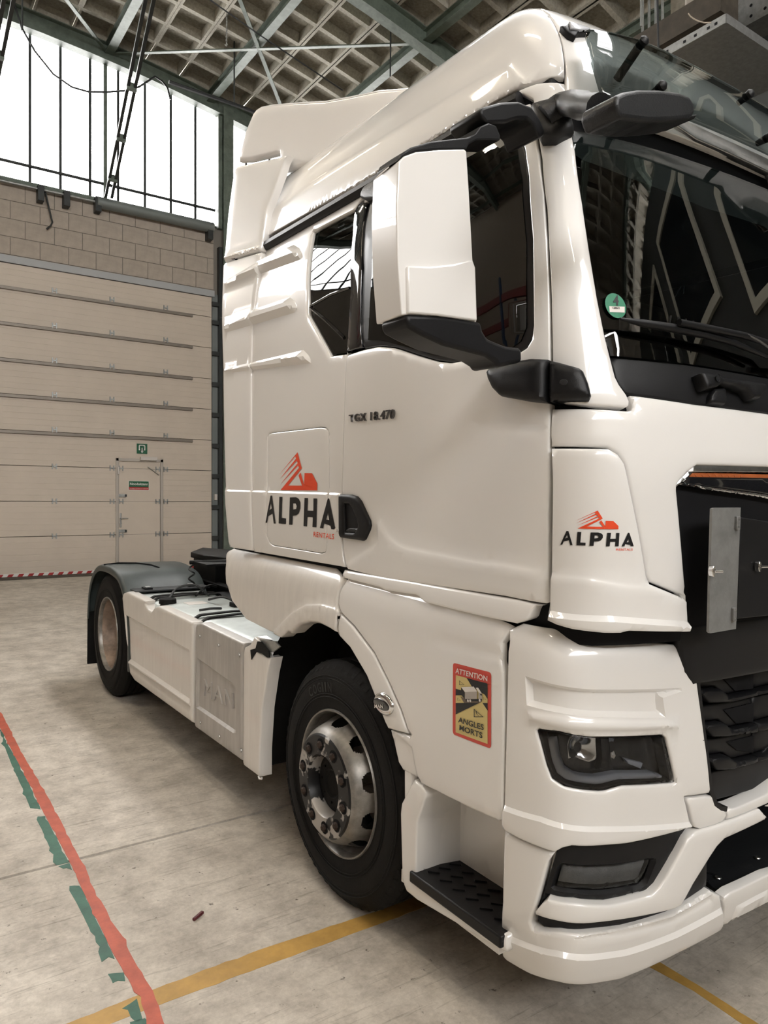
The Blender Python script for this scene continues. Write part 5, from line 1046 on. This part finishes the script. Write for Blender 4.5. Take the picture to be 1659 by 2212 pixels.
# ---- logos
def logo(name, parent, sh, fmap, off=.0015, off_e=.0015):
    K = lambda P: [fmap(p) for p in P]
    blk = [[(0.6823, 1.5656), (0.6289, 1.6998), (0.6116, 1.7001), (0.572, 1.5676), (0.592, 1.5659), (0.6059, 1.6126), (0.6512, 1.5984), (0.663, 1.5666)], [(0.5348, 1.6957), (0.5026, 1.6964), (0.5086, 1.5968), (0.465, 1.596), (0.4657, 1.5695), (0.54, 1.5691)], [(0.4275, 1.6952), (0.3661, 1.6965), (0.3417, 1.6904), (0.3255, 1.6744), (0.3253, 1.6481), (0.3397, 1.6246), (0.3636, 1.6144), (0.3972, 1.6117), (0.4009, 1.5694), (0.4337, 1.5687)],
           [(0.2876, 1.6955), (0.2544, 1.6956), (0.2593, 1.64), (0.2059, 1.6409), (0.2062, 1.6954), (0.1744, 1.6954), (0.1782, 1.5701), (0.2128, 1.5695), (0.2102, 1.6121), (0.2598, 1.6115), (0.2625, 1.5694), (0.2945, 1.569)], [(0.083, 1.6978), (0.071, 1.6971), (0.0174, 1.5697), (0.0504, 1.569), (0.058, 1.5833), (0.1114, 1.5899), (0.1181, 1.5683), (0.1479, 1.5686)]]
    hol = {0: [[(0.623, 1.6612), (0.6137, 1.6386), (0.6393, 1.6279)]], 2: [[(0.3947, 1.6685), (0.3701, 1.6682), (0.36, 1.6569), (0.3645, 1.6442), (0.3959, 1.6398)]], 4: [[(0.0806, 1.6362), (0.0695, 1.6074), (0.0948, 1.6074)]]}
    red = [[(0.3757, 1.9024), (0.3308, 1.8284), (0.4601, 1.7494), (0.3298, 1.7504), (0.3216, 1.7505), (0.3691, 1.7991), (0.3487, 1.8105), (0.3384, 1.8088), (0.3081, 1.7515), (0.3043, 1.807), (0.2367, 1.8062), (0.1865, 1.7604), (0.1868, 1.7303), (0.5357, 1.7281), (0.3599, 1.8387), (0.3686, 1.8513), (0.5455, 1.7514), (0.3779, 1.8588), (0.3874, 1.8706), (0.5493, 1.7773), (0.3926, 1.8807), (0.5582, 1.7964)]]
    red = [[(0.3757, 1.9024), (0.3308, 1.8284), (0.4601, 1.7494), (0.3243, 1.7504), (0.36, 1.7957), (0.3419, 1.8105), (0.3054, 1.7532), (0.3043, 1.807), (0.2367, 1.8062), (0.1865, 1.7604), (0.1868, 1.7303), (0.5357, 1.7281), (0.3563, 1.832), (0.3683, 1.8414), (0.5381, 1.7556), (0.3708, 1.8527), (0.3816, 1.8638), (0.5464, 1.7798), (0.3889, 1.8739), (0.3976, 1.8841), (0.5583, 1.7981)]]
    for i, (p, nm) in enumerate(zip(blk, 'ALPHA')): decal(name + '_letter', [K(p)], sh, 'decal_black', parent, off, {0: [K(h) for h in hol[i]]} if i in hol else None)
    decal(name + '_emblem', [K(red[0])], sh, 'decal_red', parent, off_e)
    r = [(0.2025, 1.5273), (0.0285, 1.5276), (0.0274, 1.5499), (0.2012, 1.5497)]
    shell_text(name + '_lettering', 'RENTALS', K(r), sh, 'decal_red', parent, off+.0004, bold=.004, spacing=1.1)
a0 = [(0.6823, 1.5656), (0.0174, 1.5697), (0.3757, 1.9024)]
flank_off = .009
# the flank print spans the locker flap and the panel beside it
logo('logo', FL, 'cab', lambda p: (-p[0], p[1]), .0086, .0016)
bb = [(0.6823, 1.5656), (0.0174, 1.5697), (0.3757, 1.9024), (0.6289, 1.6998)]; s_l, s_r = -bb[0][0], -bb[1][0]; z_b, z_t = bb[0][1], bb[2][1]
cc = [(1.1321, 1.5942), (1.3236, 1.5978), (1.2188, 1.6945), (1.147, 1.6365)]
def fm2(p):
    t = (-p[0]-s_l)/(s_r-s_l); v = (p[1]-z_b)/(z_t-z_b)
    return (cc[0][0] + t*(cc[1][0]-cc[0][0]), cc[0][1] + v*(cc[2][1]-cc[0][1]))
logo('logo', CD, 'cab', fm2, .0158, .0158)
# ---- blind spot warning sticker on the front wing
def lay(n): return .001 + .0006*n
WK = decal('warning_sticker', [rounded([(0.7703, 1.1757), (0.9475, 1.1814), (0.9534, 0.9445), (0.7758, 0.9396)], .012)], 'low', 'decal_rose', FW_, lay(0))
decal('sticker_field', [[(0.7866, 1.1383), (0.9335, 1.1437), (0.9387, 0.9556), (0.7906, 0.9503)]], 'low', 'decal_yellow', WK, lay(1))
decal('sticker_black_area', [[(0.8388, 1.1408), (0.9335, 1.1437), (0.9349, 1.0957), (0.923, 1.1065), (0.8643, 1.1186)]], 'low', 'decal_black', WK, lay(2))  # black areas printed on the sticker
decal('sticker_black_area', [[(0.7879, 1.0936), (0.8241, 1.0951), (0.8245, 1.0811), (0.7885, 1.072)]], 'low', 'decal_black', WK, lay(2))
decal('sticker_black_area', [[(0.7893, 1.0468), (0.9006, 1.0754), (0.7904, 1.01)]], 'low', 'decal_black', WK, lay(2))
decal('sticker_black_area', [[(0.9133, 1.0783), (0.9352, 1.0834), (0.9359, 1.06)]], 'low', 'decal_black', WK, lay(2))
decal('sticker_road', [[(0.812, 1.0741), (0.834, 1.0709), (0.9131, 1.0828), (0.8995, 1.0755), (0.8298, 1.0573)]], 'low', 'decal_brown', WK, lay(3))
decal('sticker_truck_roof', [[(0.8164, 1.1056), (0.8742, 1.121), (0.8899, 1.109), (0.8334, 1.0939)], [(0.8831, 1.1192), (0.8938, 1.1221), (0.912, 1.1069), (0.9061, 1.1055), (0.8957, 1.1088)]], 'low', 'decal_white', WK, lay(4))
decal('sticker_truck_side', [[(0.8334, 1.0939), (0.8899, 1.109), (0.8895, 1.0854), (0.834, 1.0709)], [(0.8958, 1.1076), (0.9125, 1.107), (0.913, 1.0866), (0.8964, 1.0863)]], 'low', 'decal_grey', WK, lay(4))
decal('sticker_truck_dark', [[(0.8158, 1.1049), (0.8334, 1.0939), (0.834, 1.0709), (0.8176, 1.0807)], [(0.8363, 1.0712), (0.9129, 1.0911), (0.911, 1.0838), (0.8433, 1.067)], [(0.904, 1.105), (0.9125, 1.1055), (0.9126, 1.1017), (0.9052, 1.1014)]], 'low', 'decal_black', WK, lay(5))
for q in [(0.85, 1.0697), (0.8607, 1.0724), (0.9035, 1.0842)]: decal('sticker_wheel', [blob(.0045, .0045, *q, 12)], 'low', 'decal_white', WK, lay(6))
def tri_frame(P):
    P = np.array(P); c = P.mean(0); return [list(map(tuple, P))], {0: [list(map(tuple, c + (P-c)*.78))]}
for P in ([(0.807, 1.1258), (0.8075, 1.1104), (0.8327, 1.1172)], [(0.7999, 1.0672), (0.8001, 1.0581), (0.8159, 1.0617)], [(0.9191, 1.0982), (0.9193, 1.0907), (0.9314, 1.0931)], [(0.8778, 1.0512), (0.8786, 1.0241), (0.9225, 1.0358)]):
    a, h = tri_frame(P); decal('warning_triangle', a, 'low', 'decal_black', WK, lay(6), h)
decal('warning_mark', [[(0.8852, 1.0448), (0.8896, 1.0455), (0.8956, 1.0374), (0.8931, 1.0357)], [(0.8957, 1.0348), (0.8996, 1.0354), (0.8992, 1.0334), (0.8962, 1.0333)]], 'low', 'decal_black', WK, lay(6))
shell_text('sticker_heading', 'ATTENTION', [(0.7871, 1.1451), (0.9348, 1.1512), (0.9347, 1.1681), (0.789, 1.1629)], 'low', 'decal_white', WK, lay(6), bold=.018)
shell_text('sticker_words', 'ANGLES', [(0.8045, 0.9877), (0.9237, 0.9944), (0.9232, 1.0128), (0.8077, 1.0067)], 'low', 'decal_black', WK, lay(6), bold=.018)
shell_text('sticker_words', 'MORTS', [(0.8116, 0.9635), (0.9189, 0.9674), (0.9184, 0.986), (0.8123, 0.9819)], 'low', 'decal_black', WK, lay(6), bold=.018)
# ---- wheels
def tyre(name, loc, x0, x1, R, rr, n=72):
    w = x1-x0
    prof = [(x0+.02, rr), (x0+.002, rr+.012), (x0-.006, rr+.05), (x0-.010, rr+.10), (x0-.004, rr+.15), (x0+.012, R-.030), (x0+.028, R-.010), (x0+.045, R)]
    for k in range(4):
        a = x0 + .045 + (w-.09)*(k+.75)/4.5
        prof += [(a, R), (a+.004, R-.012), (a+.012, R-.012), (a+.016, R)]
    prof += [(x1-.045, R), (x1-.028, R-.010), (x1-.012, R-.030), (x1+.004, R-.1), (x1-.02, rr)]
    t = lathe(name, prof, 'rubber', truck, n, loc, 30)
    for q in (.06, .072, .135, .148):
        lathe('sidewall_ring', [(x0-.0085 - (.002 if q < .1 else -.003), rr+q), (x0-.0125 - (.0 if q < .1 else -.005), rr+q+.003), (x0-.0085 - (.002 if q < .1 else -.003), rr+q+.006)], 'rubber', t, n)
    for k in range(60):
        a = 2*math.pi*k/60; V = []
        for x, r in ((x0+.010, R-.034), (x0+.030, R-.012), (x0+.046, R+.002)):
            for d in (-.022, .022): V.append((x - .004, r*math.cos(a+d), r*math.sin(a+d)))
        if k == 0:
            o = mesh('shoulder_block', V, [(0, 1, 3, 2), (2, 3, 5, 4)], 'rubber', t); sb = o.data
        else:
            o = bpy.data.objects.new('shoulder_block', sb); COL.objects.link(o); o.parent = t; o.rotation_euler = (a, 0, 0)
    return t
ZW = .507
def front_wheel(side):
    t = tyre('front_tyre', (0, 0, ZW), .0, .29, .505, .292)
    lathe('rim_flange', [(.03, .285), (.005, .288), (-.004, .294), (-.006, .300), (.002, .303), (.02, .298)], 'wheel_silver', t, 72)
    lathe('rim_barrel', [(.03, .285), (.06, .272), (.12, .262), (.24, .262)], 'wheel_silver', t, 72)
    # disc with hand holes: a grid in angle with openings left out
    pr = catmull([(.060, .268), (.045, .263), (.010, .250), (-.025, .238), (-.046, .226), (-.060, .212)], 5)
    V = []; F = []; n = 360; nr = len(pr)
    for x, r in pr:
        for k in range(n): a = 2*math.pi*k/n; V.append((x, r*math.cos(a), r*math.sin(a)))
    for i in range(nr-1):
        for k in range(n):
            e = ((i - 8.5)/5.4)**2 + (((k % 36) - 17.5)/9.5)**2
            if e < 1: continue
            F.append((i*n+k, (i+1)*n+k, (i+1)*n+(k+1) % n, i*n+(k+1) % n))
    mesh('rim_disc', V, F, 'wheel_silver', t, smooth=True)
    h = lathe('hub_face', [(-.058, .214), (-.066, .204), (-.067, .128), (-.060, .124), (-.010, .118), (.0, .09), (.0, 0)], 'hub_worn', t, 72)
    lathe('hub_centre', [(-.012, .117), (-.020, .10), (-.022, .06), (-.012, .05), (-.012, 0)], 'rubber', t, 48)
    lathe('hand_hole_back', [(.075, .20), (.075, .285)], 'gap_black', t, 48)
    nb = None
    for k in range(10):
        a = 2*math.pi*(k+.3)/10; c = (-.068, .168*math.cos(a), .168*math.sin(a))
        lathe('nut_recess', [(0, .026), (.0005, .0)], 'gap_black', t, 16, c)
        lathe('wheel_nut', [(0, .016), (-.008, .0155), (-.012, .010), (-.012, 0)], 'nut_rust', t, 6, c)
    for k in range(8):
        a = 2*math.pi*k/8; lathe('hub_bolt', [(0, .006), (-.006, .006), (-.006, 0)], 'rubber', t, 8, (-.021, .08*math.cos(a), .08*math.sin(a)))
    bar('valve', (-.002, .13, -.262), (-.012, .15, -.245), .008, .008, 'rubber', t)
    return t
T1 = front_wheel(0)
tl = [(math.radians(a)) for a in (118, 113, 108, 103, 98, 93, 88, 83)]
for a, c in zip([58, 64, 70, 74.5, 78, 83], 'COGIIN'):
    t = math.radians(a); u = np.array([0, -math.sin(t), math.cos(t)]); r_ = np.array([0, math.cos(t), math.sin(t)])
    V, F = text_geo(c, .02); wd = .014 if c == 'I' else .032
    mesh('tyre_lettering', np.array([-.0115, 0, 0]) + r_*(.292+.082) + (V[:, :1]-.5)*u*wd + V[:, 1:]*r_*.042, F, 'plastic_black', T1)
def rear_wheel():
    t = tyre('rear_tyre', (0, 3.626, ZW), .0, .29, .505, .292)
    lathe('rim_flange', [(.03, .285), (.005, .288), (-.004, .294), (-.006, .300), (.002, .303), (.02, .298)], 'wheel_silver', t, 72)
    lathe('rim_barrel', [(.02, .288), (.05, .276), (.10, .262), (.17, .250), (.19, .235)], 'wheel_rusty', t, 72)
    lathe('rim_disc', [(.19, .236), (.20, .20), (.185, .13), (.17, .11), (.08, .10), (.07, .06), (.07, 0)], 'wheel_rusty', t, 72)
    for k in range(10):
        a = 2*math.pi*k/10; lathe('wheel_nut', [(0, .016), (-.03, .0145), (-.034, 0)], 'nut_rust', t, 6, (.185, .168*math.cos(a), .168*math.sin(a)))
    tyre('rear_tyre', (0, 3.626, ZW), .335, .625, .505, .292, 48)
    tyre('rear_tyre', (0, 3.626, ZW), 2*XC-.29, 2*XC, .505, .292, 48)
    tyre('front_tyre', (0, 0, ZW), 2*XC-.29, 2*XC, .505, .292, 48)
rear_wheel()
tube('rear_axle', [(.3, 3.626, ZW), (2.1, 3.626, ZW)], .11, 'chassis_black', truck, 14)
tube('front_axle', [(.28, 0, .45), (2.15, 0, .45)], .07, 'chassis_black', truck, 12)
# ---- rear mudguard and flap
mg = [(2.93, .34), (2.95, .62), (3.02, .82), (3.12, .95), (3.26, 1.035), (3.45, 1.065), (3.66, 1.07), (3.86, 1.055), (4.02, 1.00), (4.14, .90), (4.22, .76), (4.26, .55)]
mg = [tuple(p) for p in catmull(mg, 5)]
V = []; F = []; xsn = [(-.02, -.055), (-.022, -.02), (-.012, -.006), (.01, 0), (.20, .004), (.40, .004), (.60, 0), (.63, -.02), (.632, -.06)]
for i, p in enumerate(mg):
    a = mg[max(i-1, 0)]; b = mg[min(i+1, len(mg)-1)]; t = Vector((b[0]-a[0], b[1]-a[1])).normalized(); nn = (-t.y, t.x)
    if nn[1] < 0 and i > 3 and i < len(mg)-8: nn = (-nn[0], -nn[1])
    for x, o in xsn: V.append((x, p[0]+nn[0]*o, p[1]+nn[1]*o))
n = len(xsn)
for i in range(len(mg)-1):
    for k in range(n-1): F.append((i*n+k, i*n+k+1, (i+1)*n+k+1, (i+1)*n+k))
MG = mesh('rear_mudguard', V, F, 'mudguard_grey', truck, smooth=True, angle=40)
so = MG.modifiers.new('thickness', 'SOLIDIFY'); so.thickness = .006
mesh('rear_mudguard', [(2*XC-v[0], v[1], v[2]) for v in V], [f[::-1] for f in F], 'mudguard_grey', truck, smooth=True)
tube('mudguard_groove', [(-.012, 3.72, 1.066), (.10, 3.70, 1.078), (.22, 3.62, 1.080), (.30, 3.48, 1.075), (.33, 3.36, 1.062)], .008, 'gap_black', MG, 6)
box('mudguard_skirt', .02, .04, 2.90, 2.98, .30, .78, 'plastic_dark', MG, .01)
panel_ = prism('mudguard_panel', [(.02, 2.93), (.60, 2.93), (.60, 3.10), (.02, 3.08)], 'z', .93, .945, 'plastic_dark', MG, bev=.006)
for x in (.10, .44):
    box('latch', x, x+.06, 2.97, 3.06, .945, .957, 'plastic_black', MG, .003); box('latch_clip', x+.012, x+.05, 2.985, 3.035, .956, .964, 'galvanised', MG, .002)
prism('mud_flap', [(-.015, 4.24), (.60, 4.24), (.60, 4.262), (-.015, 4.262)], 'z', .13, .60, 'rubber', truck, bev=.004)
# ---- fuel tank, side fairings
TF = panel('tank_fairing', px([(3.1181, 0.8762), (3.089, 0.914), (2.9859, 0.9386), (2.5201, 0.931), (2.5415, 0.9036), (2.4778, 0.8816), (2.4036, 0.8771), (2.3442, 0.9123), (2.2565, 0.9342), (1.6248, 0.926), (1.6209, 0.874), (1.6043, 0.3214), (2.7825, 0.3103), (2.8957, 0.3366), (2.9413, 0.4206)]), plane_shell(-.03), 'paint_dirty', truck, er=.018, grid=.04, thick=.05, step=.02, mirror=True,
      feats=[(px([(3.0284, 0.7617), (1.6665, 0.7525), (1.645, 0.4284), (2.9559, 0.4228)]), -.018, .018, 1), (px([(2.9633, 0.4266), (1.6337, 0.4438), (1.6328, 0.4146), (2.9554, 0.4072)]), .004, .006)])
TG = panel('step_fairing', px([(1.5717, 0.9221), (1.4894, 0.9452), (0.8833, 0.9358), (0.9027, 0.8874), (0.8822, 0.3211), (1.5717, 0.3112)]), plane_shell(-.03), 'paint_grey', truck, er=.014, grid=.03, thick=.05, step=.02, mirror=True,
      feats=[(px([(1.5388, 0.7316), (1.0279, 0.6994), (0.9636, 0.6773), (0.9657, 0.4483), (1.0017, 0.4366), (1.5412, 0.4339)]), -.014, .013, 1)])
for q in px([(1.494, 0.8645), (1.2135, 0.8637), (0.9365, 0.8644), (1.4745, 0.3636), (1.1866, 0.3651), (0.8989, 0.3756)]):
    lathe('fairing_screw', [(0, .011), (-.004, .010), (-.004, 0)], 'steel_satin', TG, 12, (-.031, -q[0], q[1]))
V, F = text_geo('MAN', 0., 1.1); qd = np.array([(1.4548, 0.5251), (1.0329, 0.5564), (1.0298, 0.6393), (1.4512, 0.6234)])
P2 = qd[0]*(1-V[:, :1])*(1-V[:, 1:]) + qd[1]*V[:, :1]*(1-V[:, 1:]) + qd[2]*V[:, :1]*V[:, 1:] + qd[3]*(1-V[:, :1])*V[:, 1:]
ec = {}
for f in F:
    for i in range(len(f)): ec[(f[i], f[(i+1) % len(f)])] = 1
nv = len(P2)
mesh('embossed_letters', [(-.0225, a, b) for a, b in P2] + [(-.012, a, b) for a, b in P2], F + [(e[0], e[1], nv+e[1], nv+e[0]) for e in ec if (e[1], e[0]) not in ec], 'paint_grey', TG)
EF = panel('end_fairing', px([(0.8869, 0.8832), (0.8741, 0.9181), (0.807, 0.9449), (0.7588, 0.9909), (0.694, 0.9816), (0.7051, 0.9256), (0.6064, 0.9189), (0.5762, 0.9222), (0.6116, 0.835), (0.6605, 0.6523), (0.6825, 0.4386), (0.6802, 0.3073), (0.8644, 0.3051), (0.8787, 0.3208)]), plane_shell(-.03), 'paint_dirty', truck, er=.010, grid=.03, thick=.06, step=.02, mirror=True)
tube('fairing_hook', [(-.03, p[0], p[1]) for p in [(0.6867, 0.3121), (0.6737, 0.3026), (0.6502, 0.3105), (0.6504, 0.3173)]], .005, 'paint', EF, 6)
prism('torn_edge', [(0.7929, 0.9192), (0.7328, 0.9376), (0.713, 0.9761), (0.6703, 0.9818), (0.5846, 0.9522), (0.5762, 0.9235), (0.6064, 0.9189), (0.6609, 0.9272), (0.7243, 0.9219), (0.7799, 0.8723)], 'x', -.034, -.028, 'rubber', EF)
prism('torn_bracket', [(0.7153, 0.9851), (0.5467, 1.0052), (0.4949, 0.9882), (0.5747, 0.9462), (0.6052, 0.9539), (0.6913, 0.9783)], 'x', -.022, -.012, 'galvanised', EF)
def tank(name, y0, y1, x0, x1, z0, z1, m):
    r = .10; P = []
    for cx, cz, a0 in ((x0+r, z0+r, 180), (x1-r, z0+r, 270), (x1-r, z1-r, 0), (x0+r, z1-r, 90)):
        for k in range(7): a = math.radians(a0 + 15*k); P.append((cx + r*math.cos(a), cz + r*math.sin(a)))
    return prism(name, P, 'y', y0, y1, m, truck, bev=.012, smooth=True)
TK = tank('fuel_tank', 1.72, 3.0, -.005, .62, .36, .915, 'alu_tank')
TK2 = tank('step_tank', .86, 1.70, -.005, .62, .36, .93, 'alu_tank')
tank('fuel_tank', .86, 3.0, 2*XC-.62, 2*XC+.005, .36, .915, 'alu_tank')  # unseen far-side tank, added with the mirrored fairings to block light below
for y in (1.66, 1.80, 2.62, 2.70):
    pts = [(.004, .80), (.006, .84), (.03, .897), (.09, .928), (.30, .934), (.54, .928), (.62, .86)]
    V = [(x, yy, z + (0.006 if y < 1.7 else 0)) for x, z in pts for yy in (y-.022, y+.022)]
    o = mesh('tank_strap', V, [(2*i, 2*i+1, 2*i+3, 2*i+2) for i in range(len(pts)-1)], 'rubber', TK, smooth=True); o.modifiers.new('thickness', 'SOLIDIFY').thickness = .008
lathe('filler_cap', [(0, .06), (.03, .058), (.035, .05), (.035, 0)], 'rubber', TK, 24, (.10, 2.45, .915)).rotation_euler = (0, -math.pi/2, 0)
box('level_sender', .42, .52, 2.05, 2.13, .915, .945, 'rubber', TK, .004)
for pts in ([(.47, 2.1, .94), (.40, 2.2, .97), (.36, 2.35, .935)], [(.12, 2.5, .93), (.2, 2.55, 1.0), (.32, 2.52, 1.02), (.42, 2.5, .94)], [(.3, 1.98, .93), (.22, 1.95, .94), (.15, 1.98, .93)], [(.36, 2.6, .93), (.5, 2.72, .98), (.62, 2.85, .95)]):
    tube('tank_hose', catmull([Vector(p) for p in pts], 6), .009, 'cable_black', TK, 6)
box('fuel_sticker', .20, .34, 2.30, 2.42, .9155, .917, 'decal_white', TK)
# ---- chassis, fifth wheel
for x in (.75, 1.60): ibeam('frame_rail', (x, -1.0, .80), (x, 4.6, .80), .08, .27, .01, 'chassis_black', truck)
for y in (-.6, .8, 1.9, 2.7, 3.3, 4.5): box('cross_member', .78, 1.60, y-.05, y+.05, .72, .88, 'chassis_black', truck)
box('rear_crossbeam', .25, 2.18, 4.5, 4.56, .62, .86, 'chassis_black', truck)
FWL = prism('fifth_wheel', [(.80, 3.1), (1.63, 3.1), (1.72, 3.4), (1.72, 3.7), (1.45, 4.1), (1.28, 3.72), (1.15, 3.72), (.98, 4.1), (.72, 3.7), (.72, 3.4)], 'z', 1.10, 1.15, 'chassis_black', truck, bev=.01)
for x in (.75, 1.56): box('fifth_wheel_stand', x, x+.1, 3.2, 3.7, .93, 1.10, 'chassis_black', FWL)
box('battery_box', .30, .75, 1.2, 2.9, .60, .90, 'chassis_black', truck); box('engine_block', .55, 1.9, -.6, .75, .55, 1.30, 'gap_black', truck); box('gearbox', .85, 1.55, .75, 1.6, .5, 1.1, 'gap_black', truck)
box('under_light_block', .40, 2.0, -.95, 1.5, .50, 1.2, 'gap_black', truck); box('under_light_block', .64, 1.79, 1.5, 4.3, .55, .70, 'gap_black', truck)  # unseen black boxes added to keep light off the floor beneath
box('catwalk', .66, 1.75, 1.35, 2.55, .965, .985, 'chassis_black', truck)
cp_ = box('air_panel', .55, 1.85, 1.22, 1.32, 1.0, 1.55, 'chassis_black', truck)
for i in range(4):
    x = .62 + .1*i; tube('air_line', catmull([(x, 1.33, 1.45), (x-.05, 1.5, 1.15), (x-.1, 1.75, 1.03), (x-.02, 2.0, 1.05), (x+.2, 2.2, 1.10)], 6), .012, 'cable_black', cp_, 6)
GP = tube('hose_bracket', [(.40, 2.84, 1.15), (.55, 2.72, 1.16), (.72, 2.72, 1.16)], .016, 'chassis_black', truck, 8)
box('bracket_plate', .42, .80, 2.55, 2.85, 1.145, 1.16, 'chassis_black', GP)
tube('spiral_hose', [(.40 + .02*math.cos(a), 2.8 + .02*math.sin(a), 1.14 - .012*a) for a in np.linspace(0, 14, 60)], .007, 'cable_black', GP, 5)
# ---- cab interior behind the glass
DB = prism('dashboard', [(-1.12, 2.08), (-.85, 2.13), (-.62, 2.05), (-.62, 1.5), (-1.15, 1.5)], 'x', .15, 2*XC-.15, 'interior_dark', truck, bev=.02)
tube('steering_wheel', [(1.75 + .22*math.cos(a), -.55 + .12*math.sin(a), 2.02 + .18*math.sin(a)) for a in np.linspace(0, 2*math.pi, 33)], .016, 'interior_dark', DB, 8)
for x in (.62, 1.78):
    sb_ = box('seat', x-.26, x+.26, -.25, .02, 1.7, 2.55, 'interior_grey', truck, .06); box('headrest', x-.14, x+.14, -.22, -.08, 2.55, 2.74, 'interior_grey', sb_, .04); box('cushion', x-.26, x+.26, -.25-.45, -.2, 1.62, 1.80, 'interior_grey', sb_, .05)
box('headliner', .13, 2*XC-.13, -1.0, 1.0, 3.0, 3.03, 'interior_dark', truck); box('cab_floor', .1, 2*XC-.1, -1.1, 1.1, 1.42, 1.46, 'interior_dark', truck); box('bunk', .12, 2*XC-.12, .45, 1.1, 1.9, 2.1, 'interior_grey', truck, .04)
# ---- signs on the sectional door
sg = [(2.744, 2.9779), (2.9525, 2.9879), (2.9525, 2.78), (2.744, 2.7718)]; x0, x1, z0, z1 = sg[0][0], sg[1][0], sg[2][1], sg[0][1]
ES = empty('exit_sign', ((x0+x1)/2, WY-.044, z0)); tag(ES, 'square green exit sign with a white arrow above the walk-through door', 'sign')
w_, h_ = (x1-x0), (z1-z0)
box('sign_plate', -w_/2, w_/2, -.006, 0, 0, h_, 'sign_green', ES)
def spoly(name, pts, m, par, y=-.0065):
    V = [(a*w_/2, y, h_/2 + b*h_/2) for a, b in pts]; bm = bmesh.new(); f = bm.faces.new([bm.verts.new(v) for v in V]); bmesh.ops.triangulate(bm, faces=[f]); me = bpy.data.meshes.new(name); bm.to_mesh(me); bm.free(); return link(name, me, m, par)
spoly('door_symbol', [(-.35, -.30), (-.62, -.30), (-.62, .62), (-.45, .80), (.45, .80), (.62, .62), (.62, -.30), (.35, -.30), (.35, -.12), (.42, -.12), (.42, .52), (.35, .60), (-.35, .60), (-.42, .52), (-.42, -.12), (-.35, -.12)], 'sign_white', ES)
spoly('arrow_symbol', [(-.09, .22), (.09, .22), (.09, -.50), (.30, -.50), (0, -.85), (-.30, -.50), (-.09, -.50)], 'sign_white', ES)
ns = [(2.5827, 2.238), (2.9884, 2.2382), (2.9839, 2.0543), (2.5827, 2.0525)]; x0, x1, z0, z1 = ns[0][0], ns[1][0], ns[2][1], ns[0][1]; w_, h_ = x1-x0, z1-z0
NS = empty('door_sign', ((x0+x1)/2, WY-.046, z0)); tag(NS, 'green and red emergency exit sign reading Nooduitgang on the walk-through door', 'sign')
box('sign_plate', -w_/2, w_/2, -.005, 0, 0, h_, 'sign_white', NS)
box('sign_field', -w_/2+.008, w_/2-.008, -.006, -.004, h_*.32, h_-.008, 'sign_green', NS); box('sign_field', -w_/2+.008, w_/2-.008, -.006, -.004, .008, h_*.32, 'sign_red', NS)
flat_text('sign_lettering', 'Nooduitgang', (-w_*.43, -.0065, h_*.45), (1, 0, 0), (0, 0, 1), w_*.86, h_*.36, 'sign_white', NS, .02)
flat_text('sign_small_print', 'Nooduitgang vrijhouden a.u.b. te allen tijde', (-w_*.45, -.0065, h_*.10), (1, 0, 0), (0, 0, 1), w_*.90, h_*.12, 'sign_white', NS, .01)
bpy.context.view_layer.update()
